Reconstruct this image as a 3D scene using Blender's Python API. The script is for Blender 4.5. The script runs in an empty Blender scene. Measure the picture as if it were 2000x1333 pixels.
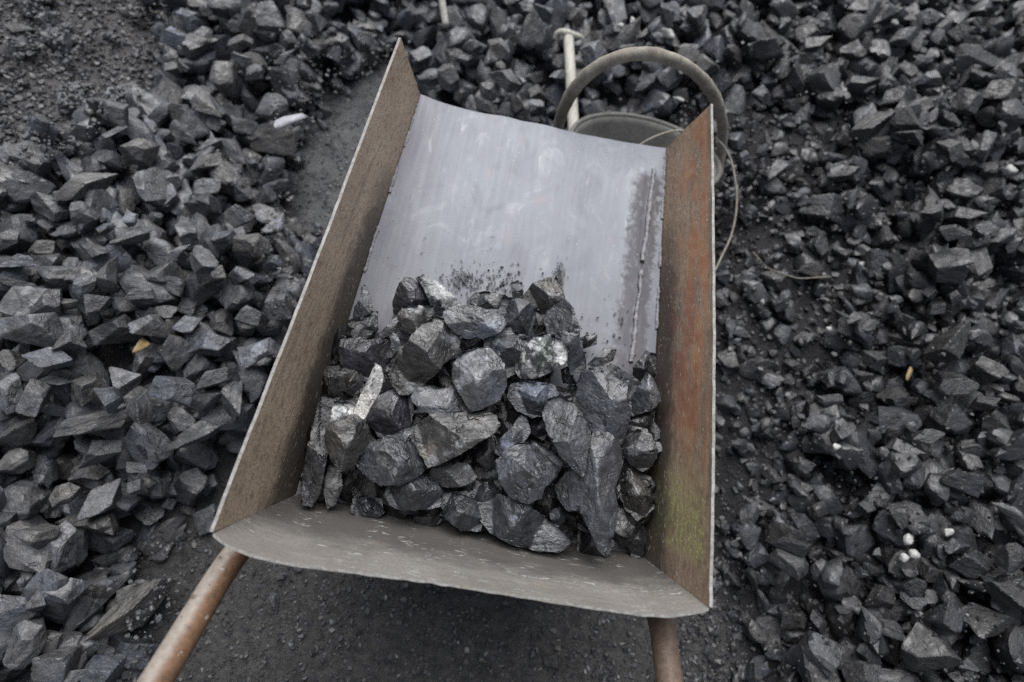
import bpy, bmesh, math
import numpy as np
from mathutils import Vector, Matrix

rng = np.random.default_rng(7)
scene = bpy.context.scene
COL = scene.collection

# ------------------------------------------------------------------ camera model
CAM = np.array([-0.03072, 0.01965, 0.70753])
YAW, PITCH, ROLL, FPX = 0.12271, 1.18934, 0.30363, 1069.815


def cam_axes():
    d = np.array([math.sin(YAW) * math.cos(PITCH), math.cos(YAW) * math.cos(PITCH), -math.sin(PITCH)])
    r = np.array([math.cos(YAW), -math.sin(YAW), 0.0])
    u = np.cross(r, d)
    c, s = math.cos(ROLL), math.sin(ROLL)
    return r * c + u * s, u * c - r * s, d


CR, CU, CD = cam_axes()


def ray(x, y):
    return CD + CR * (x - 1000) / FPX - CU * (y - 666.5) / FPX


def at_z(x, y, z):
    v = ray(x, y)
    return CAM + v * ((z - CAM[2]) / v[2])


def at_depth(x, y, d):
    return CAM + ray(x, y) * d


def project(P):
    v = np.asarray(P) - CAM
    z = v @ CD
    z = np.where(z < 0.05, 0.05, z)
    return 1000 + FPX * (v @ CR) / z, 666.5 - FPX * (v @ CU) / z, z


# ------------------------------------------------------------------ numpy noise
def _hash(i, j, k, seed):
    h = (i * 374761393 + j * 668265263 + k * 2147483647 + seed * 974711) & 0xFFFFFFFF
    h = ((h ^ (h >> 13)) * 1274126177) & 0xFFFFFFFF
    h = (h ^ (h >> 16)) & 0xFFFFFFFF
    return h / 4294967295.0


def vnoise(P, seed=0):
    P = np.asarray(P, float)
    i = np.floor(P).astype(np.int64)
    f = P - i
    f = f * f * (3 - 2 * f)
    out = 0
    for a in (0, 1):
        wa = f[:, 0] if a else 1 - f[:, 0]
        for b in (0, 1):
            wb = f[:, 1] if b else 1 - f[:, 1]
            for c in (0, 1):
                wc = f[:, 2] if c else 1 - f[:, 2]
                out = out + wa * wb * wc * _hash(i[:, 0] + a, i[:, 1] + b, i[:, 2] + c, seed)
    return out * 2 - 1


def fbm(P, octaves=3, seed=0):
    s, a, t = 0, 1.0, 0
    for o in range(octaves):
        s = s + a * vnoise(np.asarray(P) * 2 ** o + 17.3 * o, seed + o)
        t += a
        a *= 0.5
    return s / t


# ------------------------------------------------------------------ mesh helpers
def raw_mesh(name, V, F, smooth=True, vc=None, lc=None, attrs=None):
    """V (n,3), F (m,k) with one k."""
    V = np.asarray(V, np.float32)
    F = np.asarray(F, np.int32)
    me = bpy.data.meshes.new(name)
    k = F.shape[1]
    me.vertices.add(len(V))
    me.vertices.foreach_set("co", V.ravel())
    me.loops.add(F.size)
    me.loops.foreach_set("vertex_index", F.ravel())
    me.polygons.add(len(F))
    me.polygons.foreach_set("loop_start", np.arange(0, F.size, k, dtype=np.int32))
    me.polygons.foreach_set("use_smooth", np.full(len(F), smooth, bool))
    me.update(calc_edges=True)
    if vc is not None:
        a = me.attributes.new("vc", "FLOAT_COLOR", "POINT")
        a.data.foreach_set("color", np.c_[np.asarray(vc, np.float32), np.ones(len(V), np.float32)].ravel())
    if lc is not None:
        a = me.attributes.new("lc", "FLOAT_VECTOR", "POINT")
        a.data.foreach_set("vector", np.asarray(lc, np.float32).ravel())
    for n, v in (attrs or {}).items():
        a = me.attributes.new(n, "FLOAT_VECTOR", "POINT")
        a.data.foreach_set("vector", np.asarray(v, np.float32).ravel())
    return me


def crisp(me, deg):
    me.set_sharp_from_angle(angle=math.radians(deg))
    return me


def link(name, me, mat=None, parent=None):
    o = bpy.data.objects.new(name, me)
    COL.objects.link(o)
    if mat is not None and me is not None:
        me.materials.append(mat)
    if parent is not None:
        o.parent = parent
    return o


def tag(o, label=None, cat=None, group=None, kind=None):
    if label:
        o["label"] = label
    if cat:
        o["category"] = cat
    if group:
        o["group"] = group
    if kind:
        o["kind"] = kind
    return o


def empty(name, loc=(0, 0, 0)):
    o = bpy.data.objects.new(name, None)
    o.empty_display_size = 0.05
    o.location = loc
    COL.objects.link(o)
    return o


def ico(sub):
    bm = bmesh.new()
    bmesh.ops.create_icosphere(bm, subdivisions=sub, radius=1.0)
    V = np.array([v.co[:] for v in bm.verts])
    F = np.array([[v.index for v in f.verts] for f in bm.faces])
    bm.free()
    return V / np.linalg.norm(V, axis=1)[:, None], F


ICO = {s: ico(s) for s in (2, 3, 4, 5, 6)}


def tube(points, radius, seg=12, jitter=0.0, seed=0, closed=False):
    """a swept tube with end caps through the given points; radius a number or one per point"""
    P = np.asarray(points, float)
    n = len(P)
    R = np.full(n, radius) if np.isscalar(radius) else np.asarray(radius, float)
    if closed:
        T = np.roll(P, -1, 0) - np.roll(P, 1, 0)
    else:
        T = np.gradient(P, axis=0)
    T /= np.linalg.norm(T, axis=1)[:, None]
    ref = np.array([0, 0, 1.0]) if abs(T[0][2]) < 0.9 else np.array([1.0, 0, 0])
    N = np.cross(T[0], ref)
    V = []
    a = np.linspace(0, 2 * math.pi, seg, endpoint=False)
    for i in range(n):
        N = N - T[i] * (N @ T[i])
        N /= np.linalg.norm(N)
        B = np.cross(T[i], N)
        ring = P[i] + R[i] * (np.cos(a)[:, None] * N + np.sin(a)[:, None] * B)
        V.append(ring)
    V = np.concatenate(V)
    if jitter:
        V = V + jitter * np.c_[vnoise(V * 90, seed), vnoise(V * 90, seed + 1), vnoise(V * 90, seed + 2)]
    F = []
    m = n if closed else n - 1
    for i in range(m):
        b0, b1 = i * seg, ((i + 1) % n) * seg
        for k in range(seg):
            k2 = (k + 1) % seg
            F.append((b0 + k, b0 + k2, b1 + k2, b1 + k))
    if not closed:
        c0, c1 = len(V), len(V) + 1
        V = np.vstack([V, P[0], P[-1]])
        for k in range(seg):
            k2 = (k + 1) % seg
            F.append((c0, k2, k, k))
            F.append((c1, (n - 1) * seg + k, (n - 1) * seg + k2, (n - 1) * seg + k2))
    return V, F


def poly_mesh(name, V, F, smooth=True, attrs=None):
    """mixed faces (tuples, repeated last index dropped)"""
    FF = []
    for f in F:
        f = tuple(int(i) for i in f)
        if len(f) == 4 and f[3] == f[2]:
            f = f[:3]
        FF.append(f)
    me = bpy.data.meshes.new(name)
    me.from_pydata([tuple(v) for v in np.asarray(V, float)], [], FF)
    me.polygons.foreach_set("use_smooth", np.full(len(FF), smooth, bool))
    for n, v in (attrs or {}).items():
        a = me.attributes.new(n, "FLOAT_VECTOR", "POINT")
        a.data.foreach_set("vector", np.asarray(v, np.float32).ravel())
    me.update()
    return me


def resample(pts, n):
    pts = np.asarray(pts, float)
    d = np.r_[0, np.cumsum(np.linalg.norm(np.diff(pts, axis=0), axis=1))]
    t = np.linspace(0, d[-1], n)
    return np.stack([np.interp(t, d, pts[:, i]) for i in range(pts.shape[1])], 1)


def spline(pts, n):
    """Catmull-Rom through pts"""
    pts = np.asarray(pts, float)
    P = np.vstack([2 * pts[0] - pts[1], pts, 2 * pts[-1] - pts[-2]])
    out = []
    m = len(pts) - 1
    for q in np.linspace(0, m, n):
        i = min(int(q), m - 1)
        t = q - i
        p0, p1, p2, p3 = P[i], P[i + 1], P[i + 2], P[i + 3]
        out.append(0.5 * (2 * p1 + (p2 - p0) * t + (2 * p0 - 5 * p1 + 4 * p2 - p3) * t * t + (3 * p1 - p0 - 3 * p2 + p3) * t ** 3))
    return np.array(out)


# ------------------------------------------------------------------ node helper
class NT:
    def __init__(self, name):
        self.m = bpy.data.materials.new(name)
        self.m.use_nodes = True
        self.t = self.m.node_tree
        self.b = self.t.nodes["Principled BSDF"]

    def n(self, typ, **kw):
        o = self.t.nodes.new(typ)
        for k, v in kw.items():
            setattr(o, k, v)
        return o

    def l(self, a, b):
        self.t.links.new(a, b)

    def attr(self, name):
        return self.n("ShaderNodeAttribute", attribute_name=name)

    def val(self, sock, v):
        if hasattr(v, "is_output"):
            self.l(v, sock)
        else:
            sock.default_value = v

    def math(self, op, a, b=0.5, c=None):
        o = self.n("ShaderNodeMath", operation=op)
        self.val(o.inputs[0], a)
        self.val(o.inputs[1], b)
        if c is not None:
            self.val(o.inputs[2], c)
        return o.outputs[0]

    def scale(self, vec, s):
        o = self.n("ShaderNodeVectorMath", operation="MULTIPLY")
        self.l(vec, o.inputs[0])
        o.inputs[1].default_value = s
        return o.outputs[0]

    def noise(self, vec, scale, detail=4.0, rough=0.55, dist=0.0):
        o = self.n("ShaderNodeTexNoise")
        self.l(vec, o.inputs["Vector"])
        o.inputs["Scale"].default_value = scale
        o.inputs["Detail"].default_value = detail
        o.inputs["Roughness"].default_value = rough
        o.inputs["Distortion"].default_value = dist
        return o.outputs["Fac"]

    def ramp(self, fac, lo, hi, a=0.0, b=1.0):
        o = self.n("ShaderNodeMapRange", interpolation_type="SMOOTHSTEP")
        self.l(fac, o.inputs[0])
        for i, v in enumerate((lo, hi, a, b)):
            o.inputs[i + 1].default_value = v
        return o.outputs[0]

    def mix(self, fac, a, b, mode="MIX"):
        o = self.n("ShaderNodeMix", data_type="RGBA", blend_type=mode)
        self.val(o.inputs[0], fac)
        for s, v in ((o.inputs[6], a), (o.inputs[7], b)):
            if hasattr(v, "is_output"):
                self.l(v, s)
            else:
                s.default_value = (*v, 1.0) if len(v) == 3 else v
        return o.outputs[2]

    def sep(self, vec):
        o = self.n("ShaderNodeSeparateXYZ")
        self.l(vec, o.inputs[0])
        return o.outputs

    def bump(self, height, strength, dist, prev=None):
        o = self.n("ShaderNodeBump")
        self.l(height, o.inputs["Height"])
        o.inputs["Strength"].default_value = strength
        o.inputs["Distance"].default_value = dist
        if prev is not None:
            self.l(prev, o.inputs["Normal"])
        return o.outputs[0]

    def done(self, color, rough, normal=None, metallic=0.0, ior=1.5):
        self.val(self.b.inputs["Base Color"], color if hasattr(color, "is_output") else (*color, 1.0))
        self.val(self.b.inputs["Roughness"], rough)
        self.b.inputs["Metallic"].default_value = metallic
        self.b.inputs["IOR"].default_value = ior
        if normal is not None:
            self.l(normal, self.b.inputs["Normal"])
        return self.m


# ------------------------------------------------------------------ materials
def coal_material(name, fine=1.0, speck=1.0, matt=0.0, body=(0.52, 0.535, 0.56), grainy=1.0):
    """vc = own colour of the lump, lc = lump coordinates in metres, object colour = tint of a copy"""
    t = NT(name)
    lc = t.attr("lc").outputs["Vector"]
    vc = t.attr("vc").outputs["Color"]
    oi = t.n("ShaderNodeObjectInfo").outputs["Color"]
    base = t.mix(1.0, vc, oi, "MULTIPLY")
    big = t.noise(lc, 28 * fine, 5, 0.6)
    streak = t.noise(t.scale(lc, (34 * fine, 45 * fine, 130 * fine)), 1.0, 4, 0.62, 0.6)
    grain = t.noise(lc, 380 * fine, 4, 0.65)
    k = t.math("MULTIPLY", t.ramp(big, 0.30, 0.70, 0.45, 1.6), t.ramp(streak, 0.25, 0.75, 1 - 0.3 * grainy, 1 + 0.35 * grainy))
    k = t.math("MULTIPLY", k, t.ramp(grain, 0.30, 0.70, 0.55, 1.5))
    comb = t.n("ShaderNodeCombineXYZ")
    for i in range(3):
        t.l(k, comb.inputs[i])
    col = t.mix(1.0, base, comb.outputs[0], "MULTIPLY")
    # cool and warm films on the fracture faces
    hue = t.noise(lc, 17 * fine, 2, 0.5)
    col = t.mix(t.ramp(hue, 0.52, 0.75, 0, 0.55), col, t.mix(1.0, col, (0.84, 0.98, 1.25), "MULTIPLY"))
    col = t.mix(t.ramp(hue, 0.48, 0.28, 0, 0.6), col, t.mix(1.0, col, (1.08, 1.01, 0.92), "MULTIPLY"))
    # hairline cracks
    wv = t.n("ShaderNodeVectorMath", operation="ADD")
    t.l(lc, wv.inputs[0])
    nz = t.n("ShaderNodeTexNoise")
    t.l(lc, nz.inputs["Vector"])
    nz.inputs["Scale"].default_value = 40 * fine
    t.l(t.scale(nz.outputs["Color"], (0.03, 0.03, 0.03)), wv.inputs[1])
    ed = t.n("ShaderNodeTexVoronoi", feature="DISTANCE_TO_EDGE")
    t.l(wv.outputs[0], ed.inputs["Vector"])
    ed.inputs["Scale"].default_value = 26 * fine
    crack = t.math("MULTIPLY", t.ramp(ed.outputs["Distance"], 0.035, 0.008), t.ramp(t.noise(lc, 20 * fine, 2, 0.5), 0.46, 0.6))
    col = t.mix(t.math("MULTIPLY", crack, 0.75), col, (0.008, 0.008, 0.009))
    # pale grit sticking to the surface
    vo = t.n("ShaderNodeTexVoronoi")
    t.l(lc, vo.inputs["Vector"])
    vo.inputs["Scale"].default_value = 150 * fine
    sp = t.math("LESS_THAN", vo.outputs["Distance"], 0.16)
    gate = t.ramp(t.noise(lc, 55 * fine, 2, 0.5), 0.58, 0.70)
    sp = t.math("MULTIPLY", t.math("MULTIPLY", sp, gate), 0.65 * speck)
    col = t.mix(sp, col, (0.30, 0.30, 0.29))
    rough = t.ramp(t.noise(lc, 60 * fine, 4, 0.6), 0.35, 0.65, 0.27 + matt, 0.60 + matt)
    h1 = t.bump(streak, 0.45 * grainy, 0.003 / fine)
    h2 = t.bump(big, 0.6, 0.010 / fine, h1)
    h3 = t.bump(grain, 0.5, 0.0013 / fine, h2)
    h3 = t.bump(t.math("SUBTRACT", 1.0, crack), 0.6, 0.002 / fine, h3)
    return t.done(t.mix(1.0, col, body, "MULTIPLY"), rough, h3, 0.0, 1.85)


M_COAL = coal_material("coal")
M_COAL_FAR = coal_material("coal_in_heap", 1.0, 0.8, 0.12, (0.74, 0.755, 0.79), 0.35)


def fines_material():
    t = NT("coal_grit")
    vc = t.attr("vc").outputs["Color"]
    geo = t.n("ShaderNodeNewGeometry").outputs["Position"]
    g = t.noise(geo, 300, 3, 0.6)
    comb = t.n("ShaderNodeCombineXYZ")
    k = t.ramp(g, 0.25, 0.75, 0.7, 1.3)
    for i in range(3):
        t.l(k, comb.inputs[i])
    col = t.mix(1.0, vc, comb.outputs[0], "MULTIPLY")
    return t.done(t.mix(1.0, col, (0.7, 0.7, 0.7), "MULTIPLY"), 0.55, t.bump(g, 0.4, 0.001), 0.0, 1.8)


M_FINES = fines_material()


def ground_material():
    t = NT("coal_dirt")
    geo = t.n("ShaderNodeNewGeometry").outputs["Position"]
    mask = t.sep(t.attr("pc").outputs["Vector"])   # x = trodden path, y = fine slope
    n1 = t.noise(geo, 9, 5, 0.6)
    n2 = t.noise(geo, 70, 5, 0.65)
    n3 = t.noise(geo, 420, 4, 0.7)
    dark = t.mix(t.ramp(n2, 0.3, 0.7), (0.010, 0.010, 0.012), (0.030, 0.030, 0.033))
    path = t.mix(t.ramp(n1, 0.3, 0.7), (0.080, 0.086, 0.095), (0.132, 0.136, 0.140))
    path = t.mix(t.ramp(n2, 0.35, 0.75, 0, 0.6), path, (0.13, 0.128, 0.124))
    path = t.mix(t.ramp(t.noise(geo, 28, 4, 0.7, 1.0), 0.56, 0.68, 0, 0.7), path, (0.19, 0.185, 0.175))
    path = t.mix(t.ramp(t.noise(geo, 36, 4, 0.7), 0.48, 0.34, 0, 0.75), path, (0.026, 0.026, 0.029))
    col = t.mix(mask[0], dark, path)
    pos = t.sep(geo)
    near = t.mix(t.ramp(n2, 0.32, 0.68), (0.030, 0.029, 0.028), (0.088, 0.083, 0.077))
    near = t.mix(t.ramp(t.noise(geo, 22, 4, 0.7, 1.5), 0.58, 0.72, 0, 0.6), near, (0.15, 0.145, 0.135))
    nf = t.math("MULTIPLY", mask[0], t.ramp(t.math("MULTIPLY_ADD", n1, 0.3, pos[1]), 0.50, 0.22))
    col = t.mix(t.math("MULTIPLY", nf, 0.9), col, near)
    slope = t.mix(t.ramp(n2, 0.3, 0.7), (0.070, 0.064, 0.064), (0.125, 0.117, 0.116))
    col = t.mix(mask[1], col, slope)
    vo = t.n("ShaderNodeTexVoronoi")
    t.l(geo, vo.inputs["Vector"])
    vo.inputs["Scale"].default_value = 160
    g = t.math("MULTIPLY", t.math("LESS_THAN", vo.outputs["Distance"], 0.2), t.ramp(t.noise(geo, 45, 2, 0.5), 0.55, 0.66))
    col = t.mix(t.math("MULTIPLY", g, 0.75), col, (0.20, 0.20, 0.19))
    col = t.mix(t.ramp(n3, 0.3, 0.7, 0, 0.5), col, t.mix(1.0, col, (1.7, 1.7, 1.7), "MULTIPLY"))
    hb = t.bump(n2, 0.8, 0.018)
    hb = t.bump(n3, 0.9, 0.004, hb)
    return t.done(col, t.ramp(n2, 0.3, 0.7, 0.55, 0.85), hb)


M_GROUND = ground_material()


def steel_side(name, kind):
    """pc = (metres from the back edge, metres below the rim, 0)"""
    t = NT(name)
    pc = t.attr("pc").outputs["Vector"]
    s, d, _ = t.sep(pc)
    brushed = t.noise(t.scale(pc, (16, 260, 1)), 1.0, 4, 0.6)
    streak = t.noise(t.scale(pc, (5, 55, 1)), 1.0, 4, 0.6, 0.4)
    big = t.noise(pc, 9, 5, 0.6)
    fine = t.noise(pc, 300, 4, 0.65)
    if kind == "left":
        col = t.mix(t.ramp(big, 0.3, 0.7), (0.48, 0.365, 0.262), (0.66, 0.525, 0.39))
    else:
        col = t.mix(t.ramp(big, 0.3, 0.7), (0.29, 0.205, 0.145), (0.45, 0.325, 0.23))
    col = t.mix(t.ramp(streak, 0.5, 0.75, 0, 0.75), col, (0.48, 0.40, 0.315))
    col = t.mix(t.ramp(streak, 0.47, 0.25, 0, 0.7), col, (0.20, 0.152, 0.112))
    col = t.mix(t.ramp(fine, 0.42, 0.62, 0, 0.6), col, (0.15, 0.113, 0.085))
    mott = t.noise(t.scale(pc, (60, 110, 1)), 1.0, 5, 0.7)
    col = t.mix(t.ramp(mott, 0.5, 0.36, 0, 0.65), col, (0.16, 0.115, 0.08))
    col = t.mix(t.ramp(mott, 0.55, 0.68, 0, 0.6), col, (0.52, 0.43, 0.33))
    if kind == "right":
        # orange red rust where the primer came off, along the upper half of the plate
        band = t.math("MULTIPLY", t.ramp(d, 0.15, 0.05), t.ramp(d, 0.002, 0.02))
        zone = t.math("MULTIPLY", t.ramp(s, 0.10, 0.22), t.ramp(s, 0.86, 0.72, 0.25, 1.0))
        r = t.noise(t.scale(pc, (7, 34, 1)), 1.0, 4, 0.6, 0.5)
        m = t.math("MULTIPLY", t.math("MULTIPLY", band, zone), t.ramp(r, 0.40, 0.58))
        rust = t.mix(t.ramp(t.noise(pc, 45, 3, 0.6), 0.35, 0.65), (0.40, 0.165, 0.085), (0.47, 0.265, 0.145))
        col = t.mix(t.math("MULTIPLY", m, 0.9), col, rust)
        # a deeper red patch low on the plate
        m2 = t.math("MULTIPLY", t.math("MULTIPLY", t.ramp(s, 0.16, 0.26), t.ramp(s, 0.50, 0.36)), t.ramp(t.noise(pc, 24, 3, 0.6), 0.40, 0.60))
        m2 = t.math("MULTIPLY", m2, t.ramp(d, 0.025, 0.06))
        col = t.mix(t.math("MULTIPLY", m2, 0.6), col, (0.27, 0.105, 0.07))
        # moss in the back corner
        g = t.math("MULTIPLY", t.math("MULTIPLY", t.ramp(s, 0.18, 0.08), t.ramp(s, 0.025, 0.05)), t.ramp(d, 0.004, 0.025))
        gn = t.ramp(t.noise(t.scale(pc, (60, 130, 1)), 1.0, 4, 0.7), 0.40, 0.60)
        moss = t.mix(t.ramp(fine, 0.4, 0.65), (0.23, 0.225, 0.085), (0.58, 0.56, 0.24))
        col = t.mix(t.math("MULTIPLY", g, gn), col, moss)
        oliv = t.math("MULTIPLY", t.ramp(d, 0.016, 0.004), t.ramp(t.noise(t.scale(pc, (10, 40, 1)), 1, 3, 0.6), 0.4, 0.6))
        col = t.mix(t.math("MULTIPLY", oliv, 0.6), col, (0.13, 0.12, 0.075))
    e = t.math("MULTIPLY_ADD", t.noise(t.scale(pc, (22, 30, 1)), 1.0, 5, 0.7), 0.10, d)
    soot_shade = t.math("MULTIPLY", t.ramp(e, 0.150, 0.205), t.ramp(s, 0.62, 0.40))  # sooty smear; also puts the shade deepening towards the load into the colour
    col = t.mix(t.math("MULTIPLY", soot_shade, 0.8), col, (0.035, 0.032, 0.030))
    vo = t.n("ShaderNodeTexVoronoi")
    t.l(t.scale(pc, (0.45, 1, 1)), vo.inputs["Vector"])
    vo.inputs["Scale"].default_value = 170
    gate = t.ramp(t.noise(pc, 30, 3, 0.6), 0.45, 0.60)
    sp = t.math("MULTIPLY", t.math("LESS_THAN", vo.outputs["Distance"], 0.2), gate)
    col = t.mix(t.math("MULTIPLY", sp, 0.7), col, (0.62, 0.56, 0.47))
    scr = t.math("MULTIPLY", t.ramp(brushed, 0.60, 0.68), t.ramp(t.noise(pc, 14, 3, 0.6), 0.45, 0.65))
    col = t.mix(t.math("MULTIPLY", scr, 0.6), col, (0.58, 0.52, 0.43))
    hb = t.bump(brushed, 0.35, 0.0012)
    hb = t.bump(fine, 0.45, 0.0012, hb)
    return t.done(col, 0.62, hb, 0.0, 1.45)


def steel_back():
    t = NT("grey_scratched_steel")
    pc = t.attr("pc").outputs["Vector"]
    big = t.noise(pc, 7, 5, 0.6)
    fine = t.noise(pc, 260, 4, 0.65)
    str_ = t.noise(t.scale(pc, (14, 120, 1)), 1.0, 4, 0.6, 0.5)
    col = t.mix(t.ramp(big, 0.3, 0.7), (0.215, 0.198, 0.178), (0.30, 0.281, 0.256))
    col = t.mix(t.ramp(str_, 0.5, 0.75, 0, 0.5), col, (0.40, 0.385, 0.36))
    col = t.mix(t.ramp(fine, 0.42, 0.70, 0, 0.5), col, (0.13, 0.12, 0.11))
    pink = t.ramp(t.noise(pc, 13, 2, 0.5), 0.62, 0.72, 0, 0.35)
    col = t.mix(pink, col, (0.33, 0.22, 0.165))
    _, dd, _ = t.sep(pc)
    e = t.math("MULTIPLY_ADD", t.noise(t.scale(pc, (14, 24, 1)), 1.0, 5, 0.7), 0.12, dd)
    col = t.mix(t.math("MULTIPLY", t.ramp(e, 0.105, 0.185), 0.75), col, (0.055, 0.052, 0.050))  # ragged coal grime, with the shade low on the panel painted in
    scr = t.noise(t.scale(pc, (40, 230, 1)), 1.0, 3, 0.6, 1.2)
    m = t.math("MULTIPLY", t.ramp(scr, 0.60, 0.66), t.ramp(t.noise(pc, 22, 3, 0.6), 0.46, 0.62))
    col = t.mix(m, col, (0.60, 0.59, 0.56))
    hb = t.bump(fine, 0.4, 0.001)
    hb = t.bump(str_, 0.3, 0.0012, hb)
    return t.done(col, 0.55, hb)


def steel_floor():
    """pc = (x, y, 0) in metres"""
    t = NT("worn_lavender_steel")
    pc = t.attr("pc").outputs["Vector"]
    x, y, _ = t.sep(pc)
    big = t.noise(pc, 6, 4, 0.55)
    col = t.mix(t.ramp(big, 0.3, 0.7), (0.262, 0.277, 0.312), (0.30, 0.32, 0.352))
    rub = t.noise(t.scale(pc, (120, 7, 1)), 1.0, 4, 0.6, 0.2)
    col = t.mix(t.ramp(rub, 0.5, 0.8, 0, 0.25), col, (0.42, 0.435, 0.465))
    col = t.mix(t.ramp(rub, 0.45, 0.2, 0, 0.25), col, (0.20, 0.203, 0.25))
    blot = t.noise(t.scale(pc, (16, 11, 1)), 1.0, 5, 0.65, 0.8)
    col = t.mix(t.ramp(blot, 0.53, 0.68, 0, 0.55), col, (0.44, 0.45, 0.47))
    col = t.mix(t.ramp(blot, 0.46, 0.32, 0, 0.5), col, (0.208, 0.209, 0.245))
    smear = t.math("MULTIPLY", t.ramp(t.noise(t.scale(pc, (30, 11, 1)), 1.0, 4, 0.6, 0.8), 0.60, 0.78), t.ramp(y, 0.5, 0.6))
    col = t.mix(t.math("MULTIPLY", smear, 0.75), col, (0.60, 0.60, 0.60))
    pink = t.ramp(t.noise(t.scale(pc, (17, 12, 1)), 1.0, 2, 0.5), 0.62, 0.78, 0, 0.5)
    col = t.mix(pink, col, (0.46, 0.30, 0.32))
    # the left edge where the old purple primer is bare
    prim = t.math("MULTIPLY", t.ramp(x, -0.13, -0.25), t.ramp(t.noise(t.scale(pc, (30, 9, 1)), 1, 3, 0.6), 0.3, 0.6, 0.5, 1.0))
    col = t.mix(t.math("MULTIPLY", prim, 0.5), col, (0.165, 0.148, 0.178))
    # dark rusted strip beside the bead on the right
    e = t.math("MULTIPLY_ADD", t.noise(pc, 60, 4, 0.7), 0.055, x)
    strip = t.math("MULTIPLY", t.ramp(e, 0.212, 0.230), t.ramp(e, 0.279, 0.266))
    strip = t.math("MULTIPLY", strip, t.ramp(t.math("MULTIPLY_ADD", t.noise(pc, 40, 3, 0.6), 0.05, y), 0.785, 0.765))
    strip = t.math("MULTIPLY", strip, t.ramp(t.noise(t.scale(pc, (90, 40, 1)), 1, 4, 0.65), 0.28, 0.5, 0.45, 1.0))
    col = t.mix(t.math("MULTIPLY", strip, 0.92), col, (0.064, 0.058, 0.070))
    # coal dust smudges over the lump heap
    sm = t.noise(pc, 62, 4, 0.7)
    zone = t.math("MULTIPLY", t.ramp(y, 0.66, 0.50), 1.0)
    spot = t.math("MULTIPLY", t.ramp(sm, 0.61, 0.66), t.math("MULTIPLY", zone, t.ramp(t.noise(pc, 13, 2, 0.5), 0.47, 0.58)))
    col = t.mix(t.math("MULTIPLY", spot, 0.9), col, (0.055, 0.055, 0.062))
    dust = t.ramp(t.math("MULTIPLY_ADD", blot, 0.25, y), 0.80, 0.50, 0, 0.5)
    col = t.mix(dust, col, (0.16, 0.155, 0.175))
    vo = t.n("ShaderNodeTexVoronoi")
    t.l(pc, vo.inputs["Vector"])
    vo.inputs["Scale"].default_value = 75
    sp = t.math("MULTIPLY", t.math("LESS_THAN", vo.outputs["Distance"], 0.07), t.ramp(t.noise(pc, 25, 2, 0.5), 0.5, 0.6))
    col = t.mix(t.math("MULTIPLY", sp, 0.8), col, (0.72, 0.72, 0.72))
    hb = t.bump(t.noise(pc, 240, 3, 0.6), 0.18, 0.0006)
    hb = t.bump(big, 0.2, 0.004, hb)
    return t.done(col, t.ramp(rub, 0.3, 0.7, 0.42, 0.6), hb, 0.0, 1.45)


def edge_material():
    t = NT("bare_cut_edge")
    geo = t.n("ShaderNodeNewGeometry").outputs["Position"]
    n = t.noise(geo, 120, 4, 0.65)
    col = t.mix(t.ramp(n, 0.3, 0.7), (0.22, 0.21, 0.19), (0.42, 0.41, 0.385))
    col = t.mix(t.ramp(t.noise(geo, 30, 3, 0.6), 0.55, 0.7, 0, 0.5), col, (0.24, 0.18, 0.13))
    return t.done(col, 0.6, t.bump(n, 0.6, 0.002))


def pipe_material(name, pale, rust, amount):
    """lc.z runs round the pipe is not needed: rust sits on the flank that faces +x of the pipe coordinates"""
    t = NT(name)
    lc = t.attr("pc").outputs["Vector"]            # (metres along, angle as cos, angle as sin)
    a, cx, sx = t.sep(lc)
    geo = t.n("ShaderNodeNewGeometry").outputs["Position"]
    n1 = t.noise(geo, 24, 5, 0.6)
    n2 = t.noise(geo, 150, 4, 0.65)
    side = t.math("MULTIPLY_ADD", n1, 1.1, cx)
    m = t.ramp(side, amount - 0.25, amount + 0.45)
    r = t.mix(t.ramp(n2, 0.3, 0.7), rust, tuple(c * 1.55 for c in rust))
    p = t.mix(t.ramp(n2, 0.3, 0.7), pale, tuple(c * 1.35 for c in pale))
    col = t.mix(m, p, r)
    col = t.mix(t.ramp(t.noise(geo, 45, 4, 0.7), 0.60, 0.68, 0, 0.7), col, (0.10, 0.075, 0.06))
    col = t.mix(t.ramp(t.noise(geo, 80, 3, 0.6), 0.66, 0.72, 0, 0.6), col, (0.55, 0.52, 0.48))
    return t.done(col, 0.5, t.bump(n2, 0.4, 0.0012))


def simple(name, c0, c1, rough=0.7, scale=40, bump=0.4, dist=0.002, stretch=None, ior=1.45):
    t = NT(name)
    geo = t.n("ShaderNodeNewGeometry").outputs["Position"]
    v = t.scale(geo, stretch) if stretch else geo
    n = t.noise(v, scale, 5, 0.62)
    n2 = t.noise(geo, scale * 7, 3, 0.6)
    col = t.mix(t.ramp(n, 0.3, 0.7), c0, c1)
    col = t.mix(t.ramp(n2, 0.4, 0.75, 0, 0.45), col, tuple(c * 0.55 for c in c0))
    return t.done(col, rough, t.bump(n2, bump, dist), 0.0, ior)


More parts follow.
